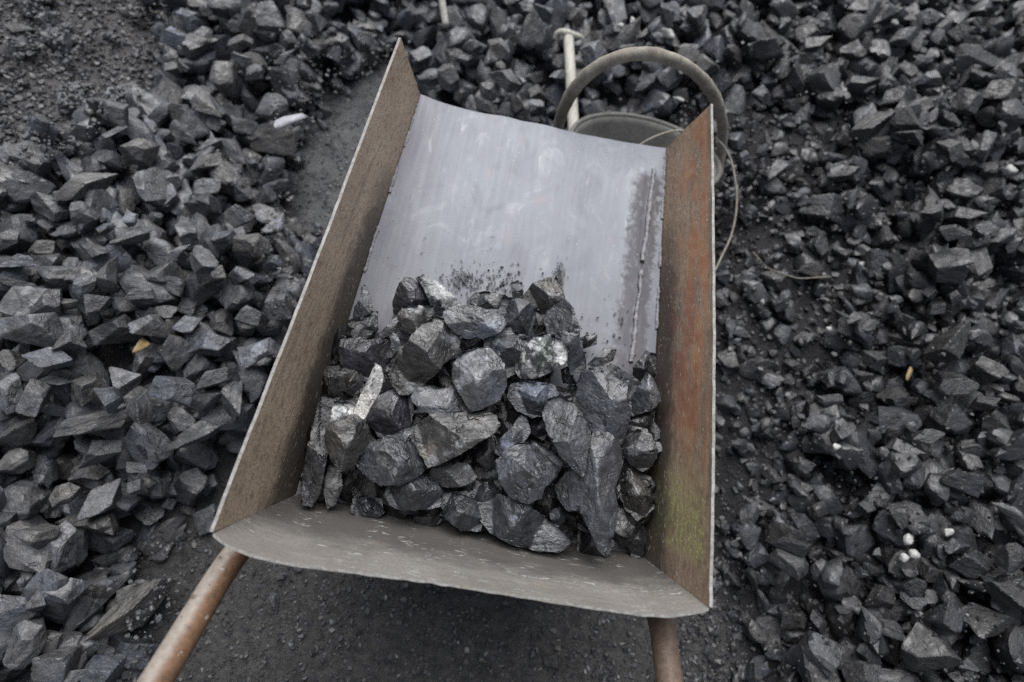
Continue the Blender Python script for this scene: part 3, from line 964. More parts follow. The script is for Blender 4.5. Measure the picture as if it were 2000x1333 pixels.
# outline in the photograph, height above the tray floor (cm), tone, form, label, patches
TRAY = [
 ([(778,560),(790,545),(803,545),(815,552),(832,560),(850,600),(850,618),(800,620),(785,640),(770,625),(768,590)], 4, "p", "block", "dark purplish lump at the top left of the load, left of the white-edged one", []),
 ([(812,546),(828,538),(848,548),(870,565),(898,590),(892,602),(876,603),(862,617),(848,614),(838,585),(826,562)], 5, "b", "slab", "lump with one bright white edge at the top of the load", [(862,560,18,WHITE),(880,582,17,WHITE),(845,548,10,PALE)]),
 ([(788,600),(845,597),(848,613),(832,628),(812,648),(800,655),(785,642),(776,618)], 6.5, "n", "block", "small pale-topped block below the dark purplish lump", [(815,602,14,PALE),(838,602,12,PALE)]),
 ([(706,562),(712,557),(720,568),(727,595),(725,612),(700,620),(690,618),(693,600),(703,585)], 4, "g", "spike", "thin upright grey splinter at the left panel", []),
 ([(718,610),(738,608),(737,640),(730,655),(708,655),(704,640)], 3.5, "b", "block", "small bluish block right under the upright splinter", []),
 ([(664,645),(690,628),(708,625),(712,640),(690,655),(668,660)], 4, "n", "block", "small oval lump tight against the left panel", []),
 ([(738,655),(760,632),(775,618),(784,632),(772,652),(745,661)], 4.5, "g", "slab", "small grey wedge pointing down left beside the pale-topped block", []),
 ([(668,665),(700,660),(720,668),(755,660),(765,672),(762,700),(755,725),(738,730),(725,745),(690,738),(672,715),(664,690)], 5, "p", "block", "broad dark lump above the white bone-like stick", []),
 ([(766,650),(775,655),(782,670),(778,687),(766,682),(765,665)], 6.5, "l", "slab", "tiny pale bluish flake between two big lumps on the left", [(772,668,9,BLU)]),
 ([(850,622),(875,626),(890,646),(898,665),(893,685),(875,702),(855,724),(830,747),(805,766),(788,769),(770,758),(764,735),(772,708),(790,680),(808,655),(830,635)], 8, "n", "round", "large brownish lump with pale freckles at the upper left of the load", [(882,660,10,PALE),(800,755,9,PALE)]),
 ([(866,612),(880,600),(910,598),(940,604),(970,614),(987,628),(980,642),(968,652),(945,659),(915,661),(890,650),(873,631)], 8.5, "l", "slab", "flat light grey slab lying topmost near the front", [(960,632,9,PALE),(975,640,9,PALE)]),
 ([(912,588),(930,572),(955,570),(985,577),(1000,590),(988,602),(950,603),(915,600)], 4.5, "g", "block", "grey gritty lump just behind the flat light slab", [(965,582,9,PALE)]),
 ([(997,556),(1012,547),(1022,570),(1021,586),(1003,590)], 3, "l", "block", "small pale block at the front of the heap", []),
 ([(984,582),(1015,584),(1035,592),(1045,610),(1043,632),(1030,652),(1015,656),(998,646),(983,625),(976,602)], 6, "s", "round", "rounded blue-grey lump right of the flat light slab", []),
 ([(1022,580),(1040,556),(1070,543),(1087,545),(1100,575),(1103,592),(1085,596),(1075,606),(1062,613),(1048,601),(1028,590)], 6, "n", "block", "brown lump with a glinting corner, front of the heap", [(1085,560,16,BRN),(1095,580,9,PALE),(1078,572,8,PALE)]),
 ([(1088,592),(1106,590),(1120,606),(1130,640),(1132,668),(1143,700),(1143,730),(1126,746),(1112,722),(1105,692),(1085,662),(1063,630),(1070,610)], 7, "b", "slab", "long dark slab standing down the right side of the heap", []),
 ([(1018,664),(1050,655),(1075,655),(1096,668),(1107,686),(1104,706),(1086,721),(1050,736),(1020,739),(1006,722),(1011,692)], 8.2, "g", "round", "lump freckled white and green in the middle of the load", [(1090,680,17,WHITE),(1095,700,11,WHITE),(1060,670,16,GREEN),(1060,705,18,GREEN),(1030,722,10,PALE),(1040,676,11,PALE),(1020,700,10,BRN),(1065,722,10,PALE)]),
 ([(950,655),(975,640),(992,638),(1010,652),(1016,674),(1014,700),(1011,727),(990,737),(968,716),(944,685)], 7.5, "g", "block", "grey lump left of the white-and-green freckled one", [(965,665,7,PALE)]),
 ([(903,690),(930,682),(960,684),(984,712),(986,755),(976,780),(945,796),(920,801),(905,776),(887,746),(887,715)], 10, "l", "block", "bright silvery lump at the very centre of the load", [(918,708,26,PALE),(908,735,16,PALE),(930,725,14,PALE)]),
 ([(812,762),(830,754),(880,760),(905,783),(930,795),(934,806),(915,812),(890,821),(860,818),(835,806),(806,807),(818,798),(806,778)], 8.2, "s", "slab", "flat blue-grey shale plate with a jagged end, left of centre", []),
 ([(1000,750),(1025,744),(1050,747),(1081,752),(1091,770),(1086,790),(1070,806),(1040,816),(1010,801),(994,775)], 8.2, "b", "block", "lump with a frosted bluish top right of the silvery one", [(1030,762,17,BLU),(1055,762,18,BLU),(1075,768,10,BLU)]),
 ([(1140,727),(1170,733),(1200,742),(1223,752),(1221,785),(1228,802),(1226,842),(1216,866),(1185,861),(1150,836),(1118,795),(1130,762)], 7.2, "s", "slab", "broad squarish blue-grey plate near the right panel", []),
 ([(1072,782),(1095,777),(1120,791),(1144,824),(1153,858),(1146,885),(1141,911),(1136,930),(1118,911),(1093,886),(1069,842),(1061,810)], 10.5, "s", "ridge", "leaf-shaped blue-grey lump right of centre", []),
 ([(1160,850),(1190,855),(1214,880),(1216,905),(1206,935),(1198,960),(1206,987),(1200,1022),(1190,1050),(1181,1078),(1164,1064),(1149,1027),(1135,1000),(1110,996),(1091,976),(1089,948),(1106,925),(1125,920),(1140,898),(1150,868)], 9, "s", "ridge", "longest pointed blue-grey lump at the lower right of the load", []),
 ([(1263,731),(1276,745),(1286,768),(1290,787),(1270,801),(1234,813),(1229,785),(1245,758)], 6, "g", "ridge", "small peaked lump leaning on the right panel", [(1262,755,12,PALE)]),
 ([(1228,815),(1280,800),(1277,826),(1250,839),(1223,838)], 4.5, "d", "block", "dark lump under the peaked one at the right panel", []),
 ([(1225,852),(1245,840),(1270,848),(1283,880),(1276,906),(1255,921),(1232,906),(1214,880)], 6, "d", "round", "glossy black lump beside the right panel", [(1235,878,7,PALE),(1247,880,6,PALE)]),
 ([(1228,915),(1245,930),(1262,950),(1270,970),(1281,985),(1262,1006),(1245,1016),(1225,996),(1211,970),(1221,940)], 5, "n", "block", "angular lump with a pale ledge at the lower right corner", [(1240,955,9,PALE)]),
 ([(1232,1010),(1255,1012),(1262,1050),(1255,1085),(1235,1092),(1224,1060)], 2.2, "d", "block", "black lump deep in the lower right corner", []),
 ([(990,882),(1015,868),(1045,865),(1070,878),(1096,905),(1086,930),(1062,950),(1056,970),(1030,983),(1000,971),(980,946),(969,905)], 8.6, "s", "round", "rounded grey lump with fine cracks below the centre", [(1040,940,5,PALE),(1070,905,5,PALE)]),
 ([(966,880),(975,860),(1000,835),(1015,812),(1030,820),(1036,845),(1020,866),(995,881),(978,891)], 7.4, "s", "round", "small waisted grey lump above the cracked round one", [(990,868,11,BLU)]),
 ([(1040,826),(1062,811),(1072,846),(1060,860),(1036,846)], 5.5, "p", "block", "small dark lump left of the leaf-shaped one", []),
 ([(690,895),(725,868),(770,846),(814,830),(828,880),(842,905),(812,931),(780,946),(745,946),(710,926)], 8.2, "s", "round", "sparkling blue-grey lump at the lower left of the load", [(745,900,9,PALE),(790,890,8,PALE),(770,920,8,PALE)]),
 ([(812,832),(850,808),(900,805),(940,799),(965,814),(976,830),(960,849),(930,866),(900,886),(870,900),(840,911),(818,880)], 9, "n", "ridge", "long brownish streaked lump pointing right across the load", [(840,880,14,BRN),(870,885,9,PALE),(900,865,8,PALE),(845,898,8,PALE)]),
 ([(655,783),(690,789),(712,814),(720,845),(734,865),(731,873),(702,886),(692,912),(660,921),(645,892),(637,850),(648,810)], 9, "n", "block", "lump with a white top beside the bone-like stick", [(668,797,17,WHITE),(690,805,14,WHITE),(705,818,8,WHITE),(665,812,10,PALE),(715,832,6,PALE)]),
 ([(732,711),(743,716),(749,738),(741,766),(724,795),(713,816),(690,803),(703,775),(721,740)], 13, "w", "spike", "white bone-like stick of rock on the left side of the load", []),
 ([(740,770),(765,761),(800,769),(807,800),(801,832),(775,850),(740,852),(720,826),(713,798)], 6.4, "p", "round", "dark rounded lump right of the bone-like stick", []),
 ([(625,775),(656,785),(646,830),(641,880),(626,960),(610,986),(590,976),(592,920),(605,858)], 6, "d", "slab", "tall black slab standing against the left panel", []),
 ([(640,913),(665,908),(669,950),(655,986),(640,992),(633,960)], 5, "n", "slab", "narrow splintered lump at the lower left corner", [(655,940,6,PALE)]),
 ([(652,732),(675,714),(705,729),(712,760),(690,774),(662,757)], 5, "n", "block", "mid brown lump between the left panel and the bone-like stick", [(663,738,6,BRN)]),
 ([(765,940),(785,925),(815,921),(845,934),(863,960),(861,986),(840,994),(790,996),(762,986),(751,965)], 7, "b", "round", "blunt dark blue lump at the back panel, left of the middle", []),
 ([(690,972),(745,974),(749,1000),(735,1016),(700,1013),(686,998)], 4, "b", "block", "small glinting cube-like lump near the lower left corner", [(718,992,5,PALE)]),
 ([(867,965),(910,960),(935,985),(946,1010),(935,1036),(900,1036),(872,1011),(863,987)], 6, "b", "block", "stepped dark lump along the back panel with a chipped rim", [(900,972,6,PALE)]),
 ([(940,975),(975,967),(1010,979),(1046,1000),(1086,1030),(1112,1052),(1090,1077),(1050,1077),(1000,1062),(960,1041),(934,1010),(929,990)], 7.2, "b", "round", "long dark blue lump lowest in the load along the back panel", [(1000,1015,7,BLU)]),
 ([(845,912),(880,904),(915,907),(931,936),(900,951),(865,951),(838,935)], 6.2, "d", "slab", "black flat lump under the long streaked one", [(912,915,5,PALE)]),
 ([(808,1008),(830,998),(855,1002),(862,1018),(845,1032),(815,1030)], 3, "d", "round", "small dark pebble-like lump at the back panel", []),
 ([(912,966),(945,944),(975,934),(980,966),(960,976),(925,981)], 5.2, "b", "block", "half-hidden lump behind the long dark blue one", []),
 ([(1073,998),(1095,991),(1107,1008),(1101,1020),(1088,1031),(1076,1016)], 5.6, "s", "block", "tiny pale-rimmed chip left of the longest pointed lump", [(1076,1008,5,PALE)]),
 ([(1055,945),(1080,935),(1088,965),(1080,1000),(1056,1005),(1050,975)], 4, "d", "round", "black lump in the gap left of the longest pointed lump", []),
 ([(1130,1030),(1150,1018),(1180,1040),(1200,1060),(1186,1087),(1150,1087),(1128,1076)], 4, "d", "block", "black lump under the tip of the longest pointed lump", []),
 ([(1133,660),(1148,655),(1166,654),(1164,673),(1140,681)], 3, "d", "block", "small hooked chip on the bare floor at the right of the heap", [(1158,658,5,PALE)]),
 ([(1148,712),(1180,680),(1203,684),(1196,705),(1160,719)], 3.2, "p", "slab", "thin layered chip on the floor plate right of the heap", [(1165,708,5,PALE)]),
 ([(1150,720),(1195,711),(1226,730),(1231,746),(1200,743),(1165,733)], 3.6, "b", "slab", "crumbly grey chip just above the squarish plate", []),
 ([(1238,716),(1262,687),(1281,694),(1279,736),(1255,746),(1236,741)], 4, "d", "block", "sooty black lump in the corner at the right panel", []),
 ([(1085,762),(1112,767),(1119,781),(1096,787)], 5.4, "p", "block", "small purplish chip between the frosted lump and the squarish plate", []),
 ([(933,870),(965,854),(976,905),(950,919),(930,901)], 5, "d", "block", "dark lump in the hollow below the long streaked one", []),
 ([(974,792),(986,790),(990,812),(983,832),(975,815)], 5, "n", "spike", "sliver of rock in the hollow right of the streaked lump", [(978,812,4,PALE)]),
 ([(1096,722),(1118,712),(1132,732),(1122,752),(1100,748)], 5, "d", "block", "dark stub at the foot of the long slab", []),
 ([(905,655),(930,655),(950,672),(940,690),(912,690),(895,676)], 5.4, "p", "block", "dark lump half under the flat light slab", []),
 ([(1040,606),(1052,602),(1062,625),(1070,660),(1050,660),(1040,640)], 4.6, "n", "block", "brown lump in the gap left of the long slab", []),
]


def ray_poly_radius(c, poly, ang):
    """largest hit of rays from c with the polygon outline"""
    dx, dy = np.cos(ang), np.sin(ang)
    R = np.zeros(len(ang))
    n = len(poly)
    for k in range(n):
        p, q = poly[k] - c, poly[(k + 1) % n] - c
        e = q - p
        den = dx * e[1] - dy * e[0]
        den = np.where(np.abs(den) < 1e-12, 1e-12, den)
        t = (p[0] * e[1] - p[1] * e[0]) / den
        u = (p[0] * dy - p[1] * dx) / den
        ok = (t > 0) & (u >= -1e-6) & (u <= 1 + 1e-6)
        R = np.where(ok & (t > R), t, R)
    return R


def smin(a, b, k):
    h = np.clip(0.5 + 0.5 * (b - a) / k, 0, 1)
    return b * (1 - h) + a * h - k * h * (1 - h)


def outline_lump(pts, height, tone, form, label, patches, seed):
    pp = np.array(pts, float)
    area = 0.5 * abs(np.dot(pp[:, 0], np.roll(pp[:, 1], -1)) - np.dot(pp[:, 1], np.roll(pp[:, 0], -1)))
    cpx = pp.mean(0)
    z = -0.08
    for _ in range(6):
        c = at_z(cpx[0], cpx[1], z)
        z = floor_z(c[1]) + height / 100
    c = at_z(cpx[0], cpx[1], z)
    w_ax = (CAM - c) / np.linalg.norm(CAM - c)             # towards the photographer
    w_ax = w_ax * 0.75 + np.array([0, 0, 1]) * 0.25
    w_ax /= np.linalg.norm(w_ax)
    u_ax = np.cross([0, 1, 0], w_ax)
    u_ax /= np.linalg.norm(u_ax)
    v_ax = np.cross(w_ax, u_ax)
    loc = []
    for x, y in pp:
        d = ray(x, y)
        t = ((c - CAM) @ w_ax) / (d @ w_ax)
        q = CAM + d * t - c
        loc.append((q @ u_ax, q @ v_ax))
    loc = np.array(loc)
    depth = (c - CAM) @ CD
    size = math.sqrt(area) * depth / FPX
    r = np.random.default_rng(seed)
    D, Fc = ICO[6 if area > 3500 else 5]
    ang = np.arctan2(D[:, 1], D[:, 0])
    rho = np.hypot(D[:, 0], D[:, 1])
    R = ray_poly_radius(np.zeros(2), loc, ang)
    # soften the traced corners a touch and roughen the outline
    R = R * (1.06 + 0.06 * fbm(np.c_[np.cos(ang), np.sin(ang), np.zeros(len(ang))] * 3.5 + seed, 3, seed))
    s = np.where(rho < 1, rho, 1) ** 0.85
    U = R * s * np.cos(ang)
    Vv = R * s * np.sin(ang)
    thick = {"block": 0.55, "round": 0.48, "slab": 0.30, "ridge": 0.45, "spike": 0.42}[form] * size
    kk = 4.5 if form != "round" else 3.2
    front = thick * (1 - np.clip(rho, 0, 1) ** kk) ** (1 / kk)
    W = front * np.sign(D[:, 2])
    # long axis for ridges
    ev, evec = np.linalg.eigh(np.cov(loc.T))
    la, sa = evec[:, 1], evec[:, 0]
    a_len = math.sqrt(ev[1]) * 1.6
    f = np.full(len(D), 9.0)
    q_l, q_s = U * la[0] + Vv * la[1], U * sa[0] + Vv * sa[1]
    nplane = {"block": 5, "round": 7, "slab": 3, "ridge": 3, "spike": 2}[form]
    tilt = {"block": 0.95, "round": 0.72, "slab": 0.36, "ridge": 0.5, "spike": 0.6}[form]
    base_a = r.uniform(0, 6.28)
    for k in range(nplane):
        a = base_a + k * 6.283 / nplane + r.uniform(-0.5, 0.5)
        sl = tilt * r.uniform(0.5, 1.3)
        hh = thick * r.uniform(0.45, 0.85)
        f = smin(f, hh - sl * (U * math.cos(a) + Vv * math.sin(a)), 0.015 * thick)
    if form in ("slab", "block"):
        a, sl = r.uniform(0, 6.28), r.uniform(0.02, 0.22)
        f = smin(f, thick * r.uniform(0.5, 0.7) - sl * (U * math.cos(a) + Vv * math.sin(a)), 0.015 * thick)
    if form == "ridge":
        s1, s2 = r.uniform(0.6, 1.0), r.uniform(0.2, 0.5)
        if r.random() < 0.5:
            s1, s2 = s2, s1
        bend = 0.10 * size * np.sin(q_l / size * 2.2 + r.uniform(0, 6))
        f = smin(f, thick * 0.85 - s1 * (q_s - bend), 0.04 * thick)
        f = smin(f, thick * 0.85 + s2 * (q_s - bend), 0.04 * thick)
    fr = D[:, 2] > 0
    W = np.where(fr, np.maximum(np.minimum(W, f), -0.25 * thick), W * 0.9)
    P = np.c_[U, Vv, W]
    # bedding: ledges and fine layering, then general roughness
    tiltb = r.uniform(0.1, 0.9)
    b = np.array([sa[0] * tiltb, sa[1] * tiltb, 1.0 if form in ("slab", "ridge") else 0.6])
    b += 0.25 * r.normal(size=3)
    b /= np.linalg.norm(b)
    nrm = P / (np.linalg.norm(P, axis=1)[:, None] + 1e-9)
    h = P @ b / size
    warp = 0.35 * fbm(P / size * 3, 3, seed)
    st = ((h * 9 + warp * 2.2) % 1)
    ledge = np.where(st < 0.82, st / 0.82, (1 - st) / 0.18)
    up = np.array([0, 0, 1.0])
    amp = size * 0.016 * (0.35 + 0.65 * np.clip(fbm(P / size * 1.7 + 5, 2, seed + 1) * 2, 0, 1))
    P = P + nrm * (amp * (ledge - 0.5))[:, None]
    P = P + nrm * (size * 0.018 * fbm(P / size * 4.5, 4, seed + 2) + size * 0.012 * fbm(P / size * 16, 3, seed + 6))[:, None]
    chip = np.clip(fbm(P / size * 7 + 3, 2, seed + 4) - 0.28, 0, 1)
    P = P - nrm * (size * 0.10 * chip)[:, None]
    # keep the underside off the tray floor
    Wd = P @ np.array([u_ax[2], v_ax[2], w_ax[2]])
    low = -(height / 100 - 0.004)
    P = P + np.where(Wd < low, (low - Wd), 0)[:, None] * np.array([0, 0, 1.0]) / max(w_ax[2], 0.4)
    # keep inside the two panels
    X = c[0] + P @ np.array([u_ax[0], v_ax[0], w_ax[0]])
    # colours
    base = np.array(TONE[tone]) * r.uniform(0.88, 1.15) * (1.0 if tone == 'w' else KT)
    vc = np.repeat(base[None], len(P), 0)
    world = c + P[:, :1] * u_ax + P[:, 1:2] * v_ax + P[:, 2:] * w_ax
    sx, sy, _ = project(world)
    for (x, y, rad, colr) in patches:
        dd = np.hypot(sx - x, sy - y) / (rad * 1.15) + 0.8 * fbm(P * 60, 2, seed + 9) + 0.7 * fbm(P * 210, 3, seed + 10)
        m = (0.6 if rad < 11 else 0.95) * np.clip((1.12 - dd) / 0.30, 0, 1) * np.clip((D[:, 2] + 0.35) * 4, 0, 1)
        vc = vc * (1 - m[:, None]) + np.array(colr) * m[:, None]
    if tone == "g" and len(patches) > 6:
        fk = np.clip(fbm(P * 160, 3, seed + 8) * 5 - 0.6, 0, 1)[:, None]
        vc = vc * (1 - fk) + np.array((0.60, 0.60, 0.56)) * fk
    z_ = b
    x_ = np.cross(z_, [0.31, 0.79, 0.53])
    x_ /= np.linalg.norm(x_)
    y_ = np.cross(z_, x_)
    off = r.uniform(0, 5, 3)
    lc = np.c_[P @ x_, P @ y_, P @ z_] + off
    me = raw_mesh("coal_lump", world - c, Fc, True, vc=vc, lc=lc)
    ob = link("coal_lump", me, M_COAL)
    ob.location = c
    tag(ob, label, "coal", "coal lumps heaped in the wheelbarrow tray")
    return ob


for k, (pts, hgt, tone, form, label, patches) in enumerate(TRAY):
    outline_lump(pts, hgt, tone, form, label, patches, 300 + 17 * k)

# ------------------------------------------------------------------ joined loose coal
class Joined:
    def __init__(self):
        self.V, self.F, self.C, self.L, self.n = [], [], [], [], 0

    def add(self, P, F, col, lc):
        self.V.append(P.astype(np.float32))
        self.F.append(F + self.n)
        self.C.append(np.repeat(np.asarray(col, np.float32)[None], len(P), 0))
        self.L.append(lc.astype(np.float32))
        self.n += len(P)

    def build(self, name, mat, smooth=True):
        me = raw_mesh(name, np.vstack(self.V), np.vstack(self.F), smooth, vc=np.vstack(self.C), lc=np.vstack(self.L))
        if smooth:
            crisp(me, 26)
        return tag(link(name, me, mat), kind="stuff")


def rot_matrix(ang, t1, t2):
    ca, sa = math.cos(ang), math.sin(ang)
    Rz = np.array([[ca, -sa, 0], [sa, ca, 0], [0, 0, 1]])
    c, s = math.cos(t1), math.sin(t1)
    Rx = np.array([[1, 0, 0], [0, c, -s], [0, s, c]])
    c, s = math.cos(t2), math.sin(t2)
    Ry = np.array([[c, 0, s], [0, 1, 0], [-s, 0, c]])
    return Rz @ Rx @ Ry


FILL3 = [rock(3, 900 + k, p=48, noise=0.05, ledge=0.015) for k in range(16)]
FILL2 = [rock(2, 950 + k, noise=0.03, ledge=0.0) for k in range(10)]


def hull_chip(seed):
    r = np.random.default_rng(seed)
    bm = bmesh.new()
    pts = r.normal(size=(11, 3))
    pts /= np.linalg.norm(pts, axis=1)[:, None]
    pts *= r.uniform(0.75, 1, 11)[:, None] * np.array([1, 0.75, 0.55])
    for p in pts:
        bm.verts.new(p)
    bmesh.ops.convex_hull(bm, input=bm.verts[:])
    for v in [v for v in bm.verts if not v.link_faces]:
        bm.verts.remove(v)
    bmesh.ops.triangulate(bm, faces=bm.faces[:])
    bm.verts.index_update()
    V = np.array([v.co[:] for v in bm.verts])
    F = np.array([[v.index for v in f.verts] for f in bm.faces])
    bm.free()
    return V, F


CHIPS = [hull_chip(s) for s in range(40, 54)]


def coal_tint():
    k = rng.random()
    if k < 0.55:
        c = np.array((0.046, 0.047, 0.051))
    elif k < 0.75:
        c = np.array((0.042, 0.046, 0.056))
    elif k < 0.92:
        c = np.array((0.053, 0.050, 0.047))
    else:
        c = np.array((0.085, 0.086, 0.092))
    return c * rng.uniform(0.75, 1.7)


def dusty(x, y):
    """the trodden left and far side of the yard is greyer with dust, the fresh coal on the right is blacker"""
    f = 1.25 - 0.84 / (1 + math.exp(-(x - 1420) / 90)) + 0.25 / (1 + math.exp((y - 330) / 90)) * (1 if x < 1300 else 0.6)
    return f * (0.85 if y > 1000 and x < 1300 else 1.0)


# base layer of the heaps
fill = Joined()
N = 48000
cand = np.c_[rng.uniform(-2.9, 3.3, N), rng.uniform(-1.4, 4.1, N)]
cz, cd = terrain(cand)
cpx, cpy, cdep = project(np.c_[cand, cz])
in_slope = poly_dist(np.c_[cpx, cpy], SLOPE_PX)
in_fines = poly_dist(np.c_[cpx, cpy], FINES_PX)
vis = (cpx > -700) & (cpx < 2700) & (cpy > -420) & (cpy < 1950)
for k in range(N):
    if not vis[k] or cd[k] < 0.012 - 0.06 * rng.random() ** 5:
        continue
    if np.hypot(*(cand[k] - TUB_XY - [0, 0.02])) < 0.25:
        continue
    if in_slope[k] < 60 * rng.random() - 20 and rng.random() < 0.90:
        continue
    fin = in_fines[k]
    r0 = 0.012 + 0.030 * rng.random() ** 1.1
    if fin < 0:
        if rng.random() < 0.3:
            continue
        r0 *= rng.uniform(0.25, 0.8)
    elif fin < 45 or (cpx[k] > 1380 and rng.random() < 0.55):
        r0 *= rng.uniform(0.45, 0.85)
    if cd[k] < 0.06:
        r0 *= rng.uniform(0.4, 1.0)
    a, b, c = r0 * rng.uniform(1.0, 1.45), r0 * rng.uniform(0.8, 1.05), r0 * rng.uniform(0.65, 0.95)
    ang = rng.uniform(0, math.pi)
    z = drop(cand[k, 0], cand[k, 1], a, b, ang, c, 0.45, 55)
    if z - HT[int(np.clip((cand[k, 1] - HY0) / HC, 0, len(hy) - 1)), int(np.clip((cand[k, 0] - HX0) / HC, 0, len(hx) - 1))] > 0.10:
        continue
    P, Fc, lc = (FILL3 if r0 > 0.018 and -60 < cpx[k] < 2060 and -60 < cpy[k] < 1400 else FILL2)[rng.integers(10)]
    S = np.array([a, b, c])
    Rm = rot_matrix(ang, rng.normal(0, 0.35), rng.normal(0, 0.35))
    fill.add((P * S) @ Rm.T + np.array([cand[k, 0], cand[k, 1], z]), Fc, coal_tint() * 0.9 * dusty(cpx[k], cpy[k]), lc * S + rng.uniform(0, 4, 3))
fill.build("coal_rubble", M_COAL_FAR)

